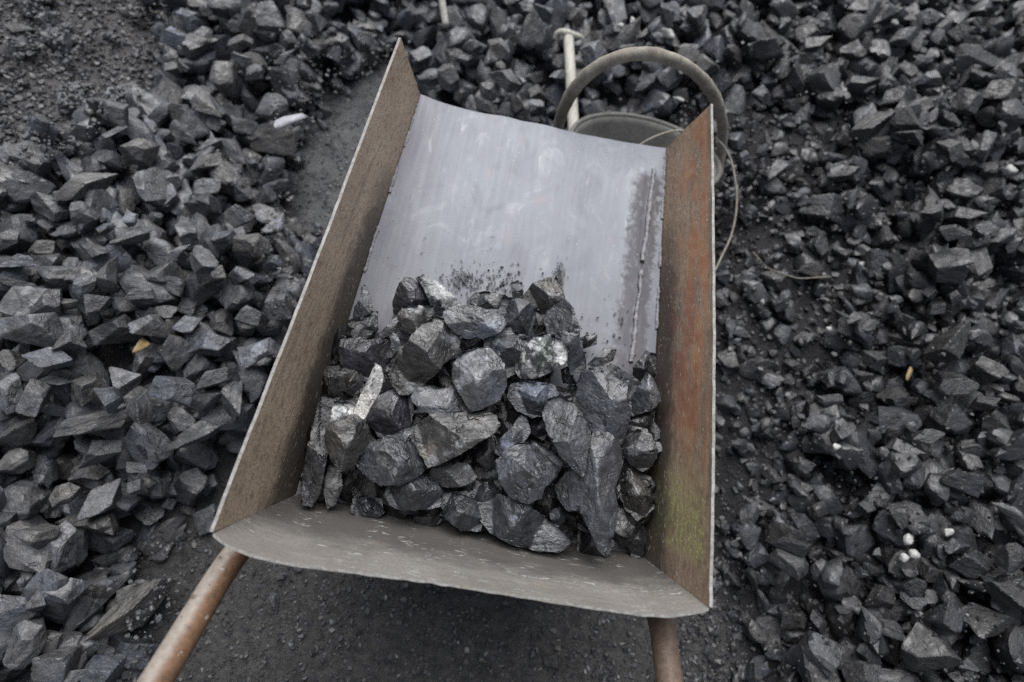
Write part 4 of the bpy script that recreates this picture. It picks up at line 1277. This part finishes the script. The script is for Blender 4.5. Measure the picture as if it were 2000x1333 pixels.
# ------------------------------------------------------------------ single lumps on the ground (photo x, y, length, width, angle, tone)
# tone: g grey, b bluish, l light, n brown, d dark, L very light blue
GROUND = """
228 224 63 45 -20 g;221 261 60 14 0 l;52 60 77 25 -10 n;20 300 45 40 -40 l;165 365 126 45 25 n;95 406 75 42 -10 g;336 390 52 52 0 l;400 368 84 45 -10 g;470 368 60 52 60 g
547 378 45 30 -10 l;466 420 52 50 -60 g;533 277 90 60 -15 n;533 208 60 44 -20 g;627 217 38 35 30 g;273 294 70 50 0 n;358 260 48 34 -10 g;403 207 70 38 -25 n;420 242 42 32 -40 l
441 154 56 52 0 n;483 186 52 46 70 g;494 144 38 28 0 l;470 84 52 28 0 n;522 38 55 48 0 g;578 46 56 44 70 n;624 46 40 38 0 g;662 80 54 34 80 g;617 105 44 28 0 g;400 22 36 24 0 g
371 40 38 34 -60 b;400 67 32 22 0 l;557 112 54 18 12 l;470 115 42 22 -15 l;252 182 52 34 -10 g;340 137 50 34 80 g;410 287 50 28 0 g;403 319 70 32 20 n;498 336 40 28 0 g
533 322 48 26 -60 g;158 417 54 46 -60 g;256 431 28 24 0 L;207 448 30 24 10 b;695 17 62 36 -10 l;734 38 30 28 0 l;718 84 46 36 -20 l;800 77 54 48 60 g;825 115 40 34 0 g;885 108 60 42 -30 n
874 150 50 36 -70 g;839 152 44 30 0 g;927 91 32 26 60 g;972 94 58 32 -20 n;1035 115 46 30 30 g;1010 87 32 22 0 l;986 152 62 36 -28 g;1046 150 46 28 25 l;1091 150 32 24 0 l;955 178 40 32 0 g
1050 182 36 30 0 n;1050 210 46 30 -10 l;1021 226 46 32 -10 g;969 207 42 30 0 g;923 207 36 26 -20 l;1063 28 38 34 -60 b;1046 70 36 28 0 b;1155 102 52 42 70 l;1182 175 54 28 -15 l
1158 196 40 32 -50 b;1260 67 46 22 10 n;1200 60 36 30 0 g;1225 95 34 24 0 g;1130 30 40 30 10 n;1300 30 44 32 -20 g;1363 31 54 42 -60 g;1430 38 40 34 0 n;1503 98 66 62 40 g;1590 80 62 42 30 n
1440 147 58 52 20 d;1556 150 54 50 0 d;1762 70 54 36 10 l;1878 28 80 34 32 l;1682 158 66 40 5 g;1818 161 48 38 25 L;1773 147 54 36 -15 g;1755 189 70 44 0 g;1960 178 80 58 -10 n
1903 119 98 42 0 d;1875 66 46 42 0 d;1700 245 80 46 5 n;1770 231 68 38 -25 n;1780 270 64 32 -15 g;1759 308 66 32 -12 n;1857 291 50 34 -70 n;1913 294 60 46 40 g;1952 249 36 24 80 l
1941 368 52 48 0 l;1892 200 56 50 -60 n;1496 277 36 26 70 g;1454 312 36 32 -10 b;1514 336 64 38 20 g;1503 161 40 32 -10 b;1486 186 36 34 0 b;1612 406 92 54 -15 g;1762 427 34 16 50 l
1825 413 68 36 -10 g;1889 413 62 38 10 g;1864 455 54 32 -10 g;1589 458 34 30 -60 g;1917 451 42 32 -20 b;1970 486 46 44 0 n;1765 532 92 66 30 d;1864 518 106 66 20 g;1582 529 62 28 0 n
1815 571 32 30 0 g;1864 582 28 26 0 g;1832 603 50 28 15 g;1776 638 70 36 -18 g;1663 627 42 32 0 l;1850 670 84 70 10 n;1977 677 76 52 40 L;1712 705 70 38 5 g;1681 733 40 32 -45 g
1547 712 30 26 -50 g;1540 744 30 26 40 g;1935 730 78 46 -20 n;1857 754 66 52 50 g;1758 783 52 34 -15 g;1924 790 52 32 0 n;1857 818 70 56 0 g;1949 832 62 54 20 n;1903 878 66 46 -20 g
1769 871 64 44 0 g;1593 850 44 36 60 d;1642 850 42 36 70 b;1808 853 60 28 0 d;1875 940 80 44 -20 b;1990 936 62 54 60 g;1682 943 60 34 -15 b;1626 908 44 20 -10 b;1465 1013 52 46 -60 g
1570 1027 58 36 -70 b;1685 996 36 28 -20 g;1759 1006 54 36 -60 d;1885 1003 50 30 20 b;1846 989 28 20 80 g;1545 1104 78 46 -18 g;1542 1066 66 28 -15 d;1640 1083 50 34 0 d;1868 1066 70 30 10 b
1892 1104 86 54 0 g;1819 1118 60 42 -25 n;1980 1090 52 48 0 g;1783 1143 44 36 -20 g;1783 1174 44 30 -15 b;1724 1174 74 54 30 n;1840 1206 62 52 0 b;1927 1220 108 74 -30 n;1966 1164 80 50 -20 d
1650 1227 44 42 -40 g;1745 1234 52 42 -10 g;1538 1209 52 46 -40 n;1598 1216 56 28 -60 g;1514 1258 44 42 0 g;1465 1216 40 28 -60 d;1815 1269 104 90 40 n;1889 1300 40 30 -20 b;1945 1290 48 36 -10 g
1685 1318 80 50 30 g;1472 1314 32 28 -60 g;1875 1325 50 28 0 g;1430 1129 38 36 0 g;1472 1132 38 30 70 d;18 469 44 38 0 g;67 458 44 26 -20 g;81 486 60 32 5 n;30 518 64 42 -10 b;35 555 64 24 0 g
113 536 78 56 -10 g;211 532 72 56 20 g;169 560 54 36 25 b;116 592 78 26 -5 n;190 589 50 38 20 g;226 603 54 28 25 b;183 490 52 34 0 g;254 469 74 32 10 g;367 458 70 56 40 g;437 465 46 38 0 b
490 479 74 46 -5 n;349 493 56 22 12 l;402 511 70 42 -20 g;412 543 66 40 28 n;335 557 54 38 -15 g;271 575 54 26 12 g;472 539 52 44 -60 g;539 515 36 34 -20 b;546 592 72 50 80 g;360 596 56 36 -30 g
324 610 38 30 0 g;437 631 58 44 70 g;494 620 58 52 0 g;367 638 54 34 10 b;70 641 94 76 -15 g;166 652 66 58 70 g;229 645 74 60 0 d;296 638 58 52 0 g;342 691 64 60 50 g;409 673 74 46 -12 b
501 691 58 54 0 L;102 705 88 44 -15 b;134 673 52 44 50 g;21 705 46 38 -15 n;243 740 70 56 -60 g;278 716 50 44 20 d;109 747 70 32 -5 g;169 758 66 52 55 n;21 768 84 46 80 l;70 779 80 54 -70 g
211 779 56 50 70 b;278 793 70 56 -40 g;338 765 76 58 10 b;423 737 80 42 25 g;405 779 56 44 60 l;462 783 78 60 60 g;183 828 134 42 15 n;328 832 68 44 45 l;381 853 96 52 10 g;32 846 76 64 60 n
190 878 82 46 25 g;448 850 44 40 10 g;268 881 38 32 0 b;317 885 44 32 30 g;32 900 66 50 0 n;35 978 112 86 -40 l;371 912 80 52 -15 b;343 957 62 54 60 g;413 943 44 34 -10 l;266 915 54 22 -10 g
203 978 98 48 38 g;284 996 94 46 -20 l;270 950 36 34 0 g;175 926 64 38 -10 n;126 964 56 42 20 n;70 1045 74 50 0 n;119 1073 104 60 62 l;168 1048 66 44 -60 b;224 1052 80 54 0 l;403 1013 68 48 60 l
123 1157 76 46 12 l;196 1164 118 38 45 g;252 1188 172 68 40 N;28 1206 70 50 0 b;49 1255 84 58 65 g;116 1293 66 58 -60 g;165 1265 52 38 0 l;252 1272 92 50 -10 b;200 1307 80 58 -20 b;217 1094 54 40 30 d
147 1325 50 32 0 l;74 1175 52 34 60 d;536 1174 36 30 60 g;546 1125 22 16 0 g;578 1108 22 18 20 g;1045 1275 30 20 70 g;1085 1293 44 36 30 n;1174 1311 24 18 60 l
"""
SLAB_V, SLAB_F, SLAB_L = rock(4, 781, planes=8, p=70, noise=0.05, ledge=0.05, box=True)
TG = {"g": (1.15, 1.15, 1.18), "b": (1.0, 1.10, 1.28), "l": (2.0, 2.0, 2.02), "n": (1.22, 1.16, 1.06), "d": (0.55, 0.55, 0.57), "L": (3.0, 3.15, 3.4), "N": (1.75, 1.62, 1.38)}
TW = {"g": "grey", "b": "bluish", "l": "pale", "n": "brownish", "d": "black", "L": "whitish blue", "N": "brown"}
protos = []
for k in range(30):
    P, Fc, lc = rock(5, 600 + k, planes=9 + k % 5, p=48, noise=0.055, ledge=0.018 if k % 3 else 0.0)
    protos.append(raw_mesh("coal_lump", P, Fc, True, vc=np.full((len(P), 3), 0.060), lc=lc * 0.04 + k))
    crisp(protos[-1], 24)
    protos[-1].materials.append(M_COAL_FAR)

SPECIAL = {(252, 1188): "large brown slab of rock lying beside the left pipe handle", (35, 978): "largest pale grey lump cut by the left edge of the photo", (501, 691): "whitish blue lump close to the left panel, right of the yellow chip", (403, 1013): "pale grey lump half under the lower left corner of the tray", (165, 365): "long brownish wedge in the upper left heap", (183, 828): "long brownish log-shaped lump in the left heap below the yellow chip", (1977, 677): "whitish blue lump at the right edge of the photo", (1818, 161): "shiny whitish blue lump in the upper right heap", (229, 645): "smooth black lump right beside the yellow wood chip on the left", (1960, 178): "brownish lump with a swirl at the upper right edge", (536, 1174): "biggest pebble on the dirt right of the left pipe handle", (1085, 1293): "round brownish pebble on the dirt left of the right handle", (546, 1125): "little dark pebble just under the back panel lip, lower of two", (578, 1108): "little dark pebble touching the shade of the back panel lip, upper of two", (1045, 1275): "oval pebble just left of the round brownish pebble on the dirt", (1174, 1311): "pale pebble at the bottom edge left of the right handle", (1927, 1220): "huge brownish lump in the lower right heap", (1815, 1269): "big blocky brownish lump near the bottom right", (1864, 518): "broad purple-grey slab in the right heap", (1765, 532): "broad black slab left of the purple-grey slab in the right heap", (256, 431): "glittering white-blue bit in the middle of the left heap", (119, 1073): "pale upright lump in the lower left heap"}
LAND = [(272, 676, "the yellow wood chip"), (568, 235, "the white slate flake"), (252, 1188, "the brown slab"), (35, 978, "the largest pale lump"), (1110, 68, "the shovel grip"), (1400, 160, "the hose loop"), (1740, 1072, "the white pebbles"), (1775, 730, "the pale splinter"), (165, 365, "the long wedge"), (403, 1013, "the tray's lower left corner"), (783, 75, "the tray's left peak"), (1818, 161, "the shiny whitish lump"), (1864, 518, "the purple-grey slab"), (1927, 1220, "the huge brownish lump"), (501, 691, "the whitish lump by the left panel"), (183, 828, "the log-shaped lump"), (1550, 545, "the bent wire on the ground"), (866, 25, "the leaning stick"), (1977, 677, "the whitish lump at the right edge"), (1390, 1190, "the tray's lower right corner")]


def words_for(x, y, ln, wd, tone, used):
    sz = "tiny" if ln < 38 else "small" if ln < 50 else "medium" if ln < 66 else "big" if ln < 90 else "huge"
    el = ln / wd
    sh = "roundish" if el < 1.18 else "blocky" if el < 1.5 else "oblong" if el < 2.0 else "sliver-like"
    ds = sorted((math.hypot(x - a, y - b), a, b, n) for a, b, n in LAND)
    for step in range(3):
        for d, a, b, n in ds[:5]:
            if d < 8:
                continue
            dx, dy = x - a, y - b
            an = math.degrees(math.atan2(-dy, dx)) % 360
            w = ["right of", "upper right of", "above", "upper left of", "left of", "lower left of", "below", "lower right of"][int((an + 22.5) // 45) % 8]
            dist = "right next to it, " if False else ""
            near = "just " if d < 75 else "" if d < 170 else "well " if d < 320 else "far "
            s = f"{sz} {TW[tone]} {sh} coal lump {near}{w} {n}"
            if step:
                d2, a2, b2, n2 = ds[5 if n != ds[5][3] else 4] if step == 2 else ds[1 if n == ds[0][3] else 0]
                an2 = math.degrees(math.atan2(-(y - b2), x - a2)) % 360
                w2 = ["right of", "upper right of", "above", "upper left of", "left of", "lower left of", "below", "lower right of"][int((an2 + 22.5) // 45) % 8]
                if n2 == n:
                    continue
                s = f"{sz} {TW[tone]} {sh} lump {w} {n}, {w2} {n2}"
            if s not in used and len(s.split()) <= 16:
                return s
    return f"{sz} {TW[tone]} {sh} coal lump {w} {n}"


used = set()
items = [tuple(q.split()) for q in GROUND.replace("\n", ";").split(";") if q.strip()]
gr = np.random.default_rng(23)
for it in items:
    x, y, ln, wd, an = (float(v) for v in it[:5])
    tone = it[5]
    p = ground_px(x, y)
    dep = (p - CAM) @ CD
    m = dep / FPX
    a, b = ln * m / 2 * 0.98, wd * m / 2 * 1.02
    c = b * gr.uniform(0.8, 1.08)
    c = min(c, 0.05)
    q = ground_px(x + 20 * math.cos(math.radians(an)), y - 20 * math.sin(math.radians(an)), HT)
    p0 = ground_px(x, y, HT)
    ang = math.atan2(q[1] - p0[1], q[0] - p0[0])
    z = drop(p[0], p[1], a, b, ang, c, 0.42, 60)
    # slide along the sight line to the height it came to rest at
    p = at_z(x, y, z)
    ki = int(gr.integers(30))
    if ln / wd > 1.5 and (600 + ki) % 5 > 2:
        ki = (ki - 2) % 30
    ob = link("coal_lump", protos[ki], None)
    if tone == "N":
        ob.data = crisp(raw_mesh("coal_slab", SLAB_V, SLAB_F, True, vc=np.full((len(SLAB_V), 3), 0.060), lc=SLAB_L * 0.06), 24)
        ob.data.materials.append(M_COAL_FAR)
    ob.location = p
    ob.rotation_euler = (gr.normal(0, 0.2), gr.normal(0, 0.2), ang + (math.pi if gr.random() < 0.5 else 0))
    ob.scale = (a, b, c)
    tint = np.array(TG[tone]) * gr.uniform(0.82, 1.2) * dusty(x, y)
    ob.color = (*tint, 1)
    lab = SPECIAL.get((int(x), int(y))) or words_for(x, y, ln, wd, tone, used)
    used.add(lab)
    tag(ob, lab, "coal", "coal lumps strewn on the ground")

# ------------------------------------------------------------------ grit and chips
grit = Joined()


def scatter(n, inside, smin_, smax_, tint=None, pw=2.0, lift=0.3, pale=0.03, field=None):
    k = 0
    tries = 0
    while k < n and tries < n * 12:
        tries += 1
        x, y = inside()
        p = ground_px(x, y, field)
        s = smin_ + (smax_ - smin_) * rng.random() ** pw
        P, Fc = CHIPS[rng.integers(len(CHIPS))]
        Rm = rot_matrix(rng.uniform(0, 6.28), rng.normal(0, 0.5), rng.normal(0, 0.5))
        col = coal_tint() * (tint if tint is not None else 0.8 * dusty(x, y))
        if rng.random() < pale:
            col = np.array((0.26, 0.255, 0.24)) * rng.uniform(0.4, 1.4)
        grit.add((P * s) @ Rm.T + p + np.array([0, 0, s * lift]), Fc, col, P * s)
        k += 1


def in_poly(poly):
    lo, hi = poly.min(0), poly.max(0)

    def f():
        while True:
            q = rng.uniform(lo, hi)
            if poly_dist(q[None], poly)[0] < 0:
                return q
    return f


scatter(7000, lambda: (1330 + 430 * rng.random() ** 1.5, rng.uniform(180, 1340)), 0.0015, 0.009, None, 2.6, 0.3, 0.012, HT)
scatter(1200, lambda: (rng.uniform(1360, 1860), rng.uniform(180, 1340)), 0.009, 0.020, None, 1.5, 0.4, 0.02, HT)
scatter(3500, lambda: (rng.uniform(1650, 2100), rng.uniform(-40, 1380)), 0.003, 0.014, None, 2.0, 0.3, 0.03, HT)
scatter(4200, in_poly(px_poly([(-60, -40), (320, -40), (350, 60), (300, 170), (215, 245), (110, 310), (-60, 350)])), 0.002, 0.012, 1.1, 2.4, 0.15, 0.02)
scatter(4200, lambda: (rng.uniform(250, 1460), rng.uniform(1040, 1345)), 0.0012, 0.009, 1.1, 3.2, 0.2, 0.07)
scatter(1800, lambda: (rng.uniform(520, 800), rng.uniform(60, 620)), 0.0015, 0.008, 1.3, 2.2, 0.2, 0.06)
scatter(1500, lambda: (rng.uniform(1380, 2040), rng.uniform(-20, 1350)), 0.002, 0.007, None, 2.0, 0.2, 0.015)
scatter(2500, lambda: (rng.uniform(-40, 1400), rng.uniform(-40, 1380)), 0.003, 0.010, None, 2.0, 0.3, 0.02, HT)
# dust and crumbs in the tray, on the floor plate
for k in range(820):
    if k < 150:
        x, y = rng.normal(975, 28), 552 + rng.normal(0, 13)
        s = 0.0008 + 0.004 * rng.random() ** 2
    elif k < 380:
        x, y = rng.normal(905, 22), rng.normal(548, 14)
        s = rng.uniform(0.0008, 0.0028)
    elif k < 300:
        y = rng.uniform(560, 720)
        x = 1232 - (y - 560) * 0.10 + rng.normal(0, 16)
        s = rng.uniform(0.0008, 0.0032)
    elif k < 620:
        x, y = rng.normal(1093, 6), rng.normal(540, 14)
        s = rng.uniform(0.0008, 0.0022)
    else:
        x, y = rng.uniform(690, 1250), rng.uniform(600, 760)
        s = rng.uniform(0.0012, 0.0042)
    p = at_z(x, y, -0.16)
    for _ in range(3):
        p = at_z(x, y, floor_z(p[1]))
    if abs(p[0]) > half_w(p[1]) - 0.008 or p[1] < 0.09:
        continue
    P, Fc = CHIPS[rng.integers(len(CHIPS))]
    Rm = rot_matrix(rng.uniform(0, 6.28), rng.normal(0, 0.4), rng.normal(0, 0.4))
    grit.add((P * s) @ Rm.T + p + np.array([0, 0, s * 0.4]), Fc, coal_tint() * 0.9, P * s)
grit.build("coal_grit", M_FINES, False)

# smaller coal under the named lumps in the tray
under = Joined()
for k in range(800):
    y = rng.uniform(0.080, 0.42)
    x = rng.uniform(-1, 1) * (half_w(y) - 0.014)
    sx, sy, _ = project(np.array([x, y, floor_z(y) + 0.02]))
    if sy < (650 if sx < 730 else 690 if sx < 1060 else 770):
        continue
    r0 = rng.uniform(0.014, 0.030)
    P, Fc, lc = FILL3[rng.integers(16)]
    S = np.array([1.3, 1.0, 0.75]) * r0
    Rm = rot_matrix(rng.uniform(0, 6.28), rng.normal(0, 0.4), rng.normal(0, 0.4))
    under.add((P * S) @ Rm.T + np.array([x, y, floor_z(y) + r0 * 0.7]), Fc, coal_tint() * 0.2, lc * S + rng.uniform(0, 4, 3))  # darkened tint: shade of the gaps between lumps put into the colour
under.build("small_coal_rubble", M_COAL)

# ------------------------------------------------------------------ other things on the ground
# rubber tub with hose loop
tub_c = at_z(1240, 350, -0.28)
tub = empty("rubber_tub", (tub_c[0], tub_c[1], GZ))
tag(tub, "dusty grey rubber tub with a thick hose loop standing behind the tray front", "tub")
tub.location = (tub_c[0] + 0.012, tub_c[1] - 0.035, GZ + 0.045)
TO = np.array(tub.location)
tub.rotation_euler = (math.radians(-22), 0, 0)
TUB_INV = np.array(Matrix.Rotation(math.radians(22), 3, 'X'))
prof = [(0.0, 0.012), (0.105, 0.012), (0.118, 0.022), (0.178, 0.265), (0.186, 0.272), (0.190, 0.262), (0.130, 0.01), (0.115, 0.0), (0.0, 0.0)]
prof = resample(np.array(prof), 60)
nseg = 72
aa = np.linspace(0, 2 * math.pi, nseg, endpoint=False)
V = np.stack([prof[:, 0][:, None] * np.cos(aa)[None], prof[:, 0][:, None] * np.sin(aa)[None], np.repeat(prof[:, 1][:, None], nseg, 1)], -1)
V *= 0.91 * (1 + 0.015 * np.sin(aa * 2 + 0.6))[None, :, None] * np.array([1, 1, 0]) + np.array([0, 0, 1])
i = np.arange(len(prof) * nseg).reshape(len(prof), nseg)
i2 = np.roll(i, -1, 1)
F = np.stack([i[:-1], i2[:-1], i2[1:], i[1:]], -1).reshape(-1, 4)
link("body", raw_mesh("tub_body", V.reshape(-1, 3), F, True), M_RUBBER, tub)
V, F = tube(np.c_[0.171 * np.cos(aa), 0.171 * np.sin(aa), np.full(nseg, 0.268)] * np.c_[1 + 0.015 * np.sin(aa * 2 + 0.6), 1 + 0.015 * np.sin(aa * 2 + 0.6), np.ones(nseg)], 0.006, 10, closed=True)
link("rim", poly_mesh("tub_rim", V, F), M_RIM, tub)
loop_px = [(1400, 345, -0.33), (1408, 300, -0.28), (1412, 255, -0.22), (1402, 205, -0.14), (1375, 160, -0.07), (1330, 124, -0.02), (1270, 106, 0.0), (1210, 112, -0.01), (1155, 140, -0.05), (1115, 185, -0.12), (1092, 240, -0.20), (1086, 290, -0.28), (1094, 330, -0.33)]
P = np.array([at_z(x, y, z) for x, y, z in loop_px])
P = (spline(P, 110) - TO) @ TUB_INV.T
V, F = tube(P, 0.0122 * (1 + 0.12 * fbm(np.c_[np.arange(110) * 0.12, np.zeros((110, 2))], 3, 3)), 14, 0.0012, 4)
link("handle", poly_mesh("hose_loop", V, F), M_LOOP, tub)
wire_px = [(1228, 300, -0.24), (1262, 276, -0.22), (1300, 260, -0.21), (1333, 256, -0.21), (1393, 268, -0.22), (1424, 305, -0.24), (1437, 360, -0.26), (1438, 410, -0.28), (1428, 460, -0.30), (1410, 500, -0.31), (1396, 530, -0.32)]
P = spline(np.array([at_z(x, y, z) for x, y, z in wire_px]), 90)
V, F = tube(P, 0.0024, 8)
w = empty("wire_hoop", tuple(P[0]))
COL.objects.unlink(w)
bpy.data.objects.remove(w)
wo = link("wire_hoop", poly_mesh("wire_hoop", V, F), M_WIRE)
tag(wo, "thin bare wire hoop hanging over the rubber tub's rim", "wire")

# shovel with a T grip lying away up the heap
sh_top = ground_px(1110, 70, HT)
sh_top = at_z(1110, 70, sh_top[2] + 0.085)
sh_low = at_z(1121, 262, GZ + 0.24)
dirn = sh_low - sh_top
sh = empty("shovel", tuple(sh_low + dirn * 0.9))
tag(sh, "shovel with a bleached wooden shaft and T-shaped grip behind the tray", "shovel")
SO = np.array(sh_low + dirn * 0.9)
P = np.array([sh_top + dirn * q for q in np.linspace(0, 1.35, 24)])
V, F = tube(P - SO, np.linspace(0.0132, 0.0142, 24), 14)
link("shaft", poly_mesh("shaft", V, F), M_WOOD, sh)
gp = [(1083, 78, -0.012), (1088, 66, 0.0), (1098, 63, 0.006), (1110, 66, 0.008), (1123, 70, 0.006), (1133, 73, 0.0), (1139, 79, -0.012)]
P = spline(np.array([at_z(x, y, sh_top[2] + dz) for x, y, dz in gp]), 26)
V, F = tube(P - SO, np.r_[np.linspace(0.006, 0.0095, 13), np.linspace(0.0095, 0.0055, 13)], 12)
link("grip", poly_mesh("grip", V, F), M_WOOD, sh)
# blade, hidden behind the tub and tray
dn = dirn / np.linalg.norm(dirn)
xs = np.cross(dn, [0, 0, 1])
xs /= np.linalg.norm(xs)
up = np.cross(xs, dn)
V = []
nu, nv = 13, 13
for q in np.linspace(0, 1, nu):
    wd = 0.10 * (1 if q < 0.6 else math.sqrt(max(1 - ((q - 0.6) / 0.42) ** 2, 0.05)))
    for e in np.linspace(-1, 1, nv):
        V.append(P[0] * 0 + sh_low + dirn * 0.33 + dn * (0.24 * q) + xs * wd * e + up * (0.02 * e * e - 0.03 * q))
V = np.array(V) - SO
i = np.arange(nu * nv).reshape(nu, nv)
F = np.stack([i[:-1, :-1], i[:-1, 1:], i[1:, 1:], i[1:, :-1]], -1).reshape(-1, 4)
V2 = np.vstack([V, V - up * 0.003])
link("blade", raw_mesh("blade", V2, np.vstack([F, F[:, ::-1] + nu * nv]), True), M_BLADE, sh)

# stick at the top edge
s0, s1 = ground_px(871, 52), ground_px(856, -60)
P = np.array([at_z(871, 52, s0[2] + 0.02), at_z(863, 0, s0[2] + 0.05), at_z(856, -60, s0[2] + 0.09)])
V, F = tube(resample(P, 16), 0.009, 12)
st = link("stick", poly_mesh("stick", V, F), M_WOOD)
tag(st, "thin bleached stick leaning on the heap at the top edge of the photo", "stick")

# bent wire on the fines
P = np.array([ground_px(x, y) + np.array([0, 0, 0.006]) for x, y in [(1468, 495), (1480, 508), (1497, 526), (1525, 536), (1554, 546), (1590, 545), (1620, 543)]])
V, F = tube(spline(P, 40), 0.0012, 8)
tag(link("wire", poly_mesh("wire", V, F), M_WIRE), "short bent wire lying on the black fines right of the tray", "wire")


def chip_thing(name, x, y, ln, wd, an, mat, label, cat, seed, thick=0.35, group=None, lift=0.3):
    p = ground_px(x, y)
    m = ((p - CAM) @ CD) / FPX
    a, b = ln * m / 2, wd * m / 2
    q = ground_px(x + 20 * math.cos(math.radians(an)), y - 20 * math.sin(math.radians(an)), HT)
    p0 = ground_px(x, y, HT)
    ang = math.atan2(q[1] - p0[1], q[0] - p0[0])
    P, Fc, lc = rock(3, seed, planes=14, p=9 if mat is M_WHITE else 40, noise=0.22 if mat is M_WHITE else 0.06, ledge=0.03, box=False)
    c = b * thick
    me = raw_mesh(name, P * np.array([a, b, c]), Fc, True)
    ob = link(name, me, mat)
    ob.location = at_z(x, y, p[2] + c * lift)
    ob.rotation_euler = (0.15, -0.1, ang)
    tag(ob, label, cat, group)
    return ob


chip_thing("wood_chip", 273, 677, 33, 20, 30, M_YELLOW, "bright yellow wood chip on the coal left of the tray", "wood chip", 5, 0.5, lift=6.0)
chip_thing("wood_splinter", 1775, 731, 30, 11, 62, M_YELLOW, "pale yellow splinter on the coal right of the tray", "wood chip", 6, 0.8, lift=2.2)
chip_thing("slate_flake", 568, 235, 68, 24, -4, M_FLAKE, "flat white slate flake at the path edge left of the tray", "stone", 7, 0.45, lift=8.0)
for k, (x, y, l_, w_, an, lab) in enumerate([(1720, 1078, 28, 23, 0, "leftmost white pebble of the cluster on the right heap"), (1774, 1053, 27, 20, 40, "uppermost white pebble of the cluster on the right heap"), (1787, 1083, 21, 19, 0, "right-hand white pebble of the touching pair on the right heap"), (1767, 1089, 20, 18, 20, "left-hand white pebble of the touching pair on the right heap"), (1854, 1041, 19, 16, 0, "lone dull white pebble right of the white cluster"), (1305, 66, 32, 20, -20, "pale stone above the hose loop of the tub"), (1349, 172, 12, 16, 70, "small white pebble inside the hose loop near its right side"), (1326, 194, 24, 10, -8, "flat white chip seen through the hose loop"), (1213, 51, 14, 12, 0, "round white pebble right of the shovel grip, lower of two"), (1236, 41, 12, 14, 0, "round white pebble right of the shovel grip, upper of two"), (1680, 518, 24, 12, 5, "white chip on the fines below the big slab on the right"), (1975, 331, 26, 20, 10, "white stone at the right edge in the upper heap"), (1620, 643, 12, 9, 0, "tiny white pebble on the black fines, middle of the right side"), (1632, 692, 15, 11, 0, "white pebble on the fines left of the pale splinter"), (1634, 874, 14, 15, 0, "white pebble among dark lumps below the pale splinter"), (1748, 44, 14, 12, 0, "white pebble near the top edge on the right"), (1650, 8, 14, 14, 0, "white pebble on the top edge right of centre")]):
    chip_thing("pebble", x, y, l_, w_, an, M_WHITE, lab, "pebble", 70 + k, 0.7, "white pebbles on the coal", lift=1.8)

# ------------------------------------------------------------------ light, sky, camera
world = bpy.data.worlds.new("World")
scene.world = world
world.use_nodes = True
nt_ = world.node_tree
bg = nt_.nodes["Background"]
sky = nt_.nodes.new("ShaderNodeTexSky")
sky.sky_type = "NISHITA"
sky.sun_disc = False
SUN_EL, SUN_AZ = math.radians(58), math.radians(-8)     # azimuth measured from +y towards +x
sky.sun_elevation = SUN_EL
sky.sun_rotation = SUN_AZ
sky.air_density = 1.0
sky.dust_density = 4.0
sky.ozone_density = 1.0
hs = nt_.nodes.new("ShaderNodeHueSaturation")
hs.inputs["Saturation"].default_value = 0.55
nt_.links.new(sky.outputs[0], hs.inputs["Color"])
nt_.links.new(hs.outputs[0], bg.inputs["Color"])
bg.inputs["Strength"].default_value = 0.052

sun = bpy.data.lights.new("sun", "SUN")
sun.energy = 1.75
sun.angle = math.radians(60)
sun.color = (0.975, 0.985, 1.0)
so = bpy.data.objects.new("sun", sun)
COL.objects.link(so)
dv = Vector((math.sin(SUN_AZ) * math.cos(SUN_EL), math.cos(SUN_AZ) * math.cos(SUN_EL), math.sin(SUN_EL)))
so.rotation_euler = dv.to_track_quat("Z", "Y").to_euler()

cam = bpy.data.cameras.new("camera")
co = bpy.data.objects.new("camera", cam)
COL.objects.link(co)
cam.sensor_width = 36
cam.lens = FPX * 36 / 2000
cam.clip_start = 0.02
cam.clip_end = 500
Mx = Matrix.Identity(4)
for r_ in range(3):
    Mx[r_][0], Mx[r_][1], Mx[r_][2], Mx[r_][3] = CR[r_], CU[r_], -CD[r_], CAM[r_]
co.matrix_world = Mx
cam.dof.use_dof = True
cam.dof.focus_distance = 0.83
cam.dof.aperture_fstop = 2.0
scene.camera = co
scene.view_settings.view_transform = "Standard"
scene.view_settings.look = "None"
scene.view_settings.exposure = 0.88
scene.view_settings.gamma = 1.0
scene.cycles.max_bounces = 6
scene.cycles.use_denoising = False
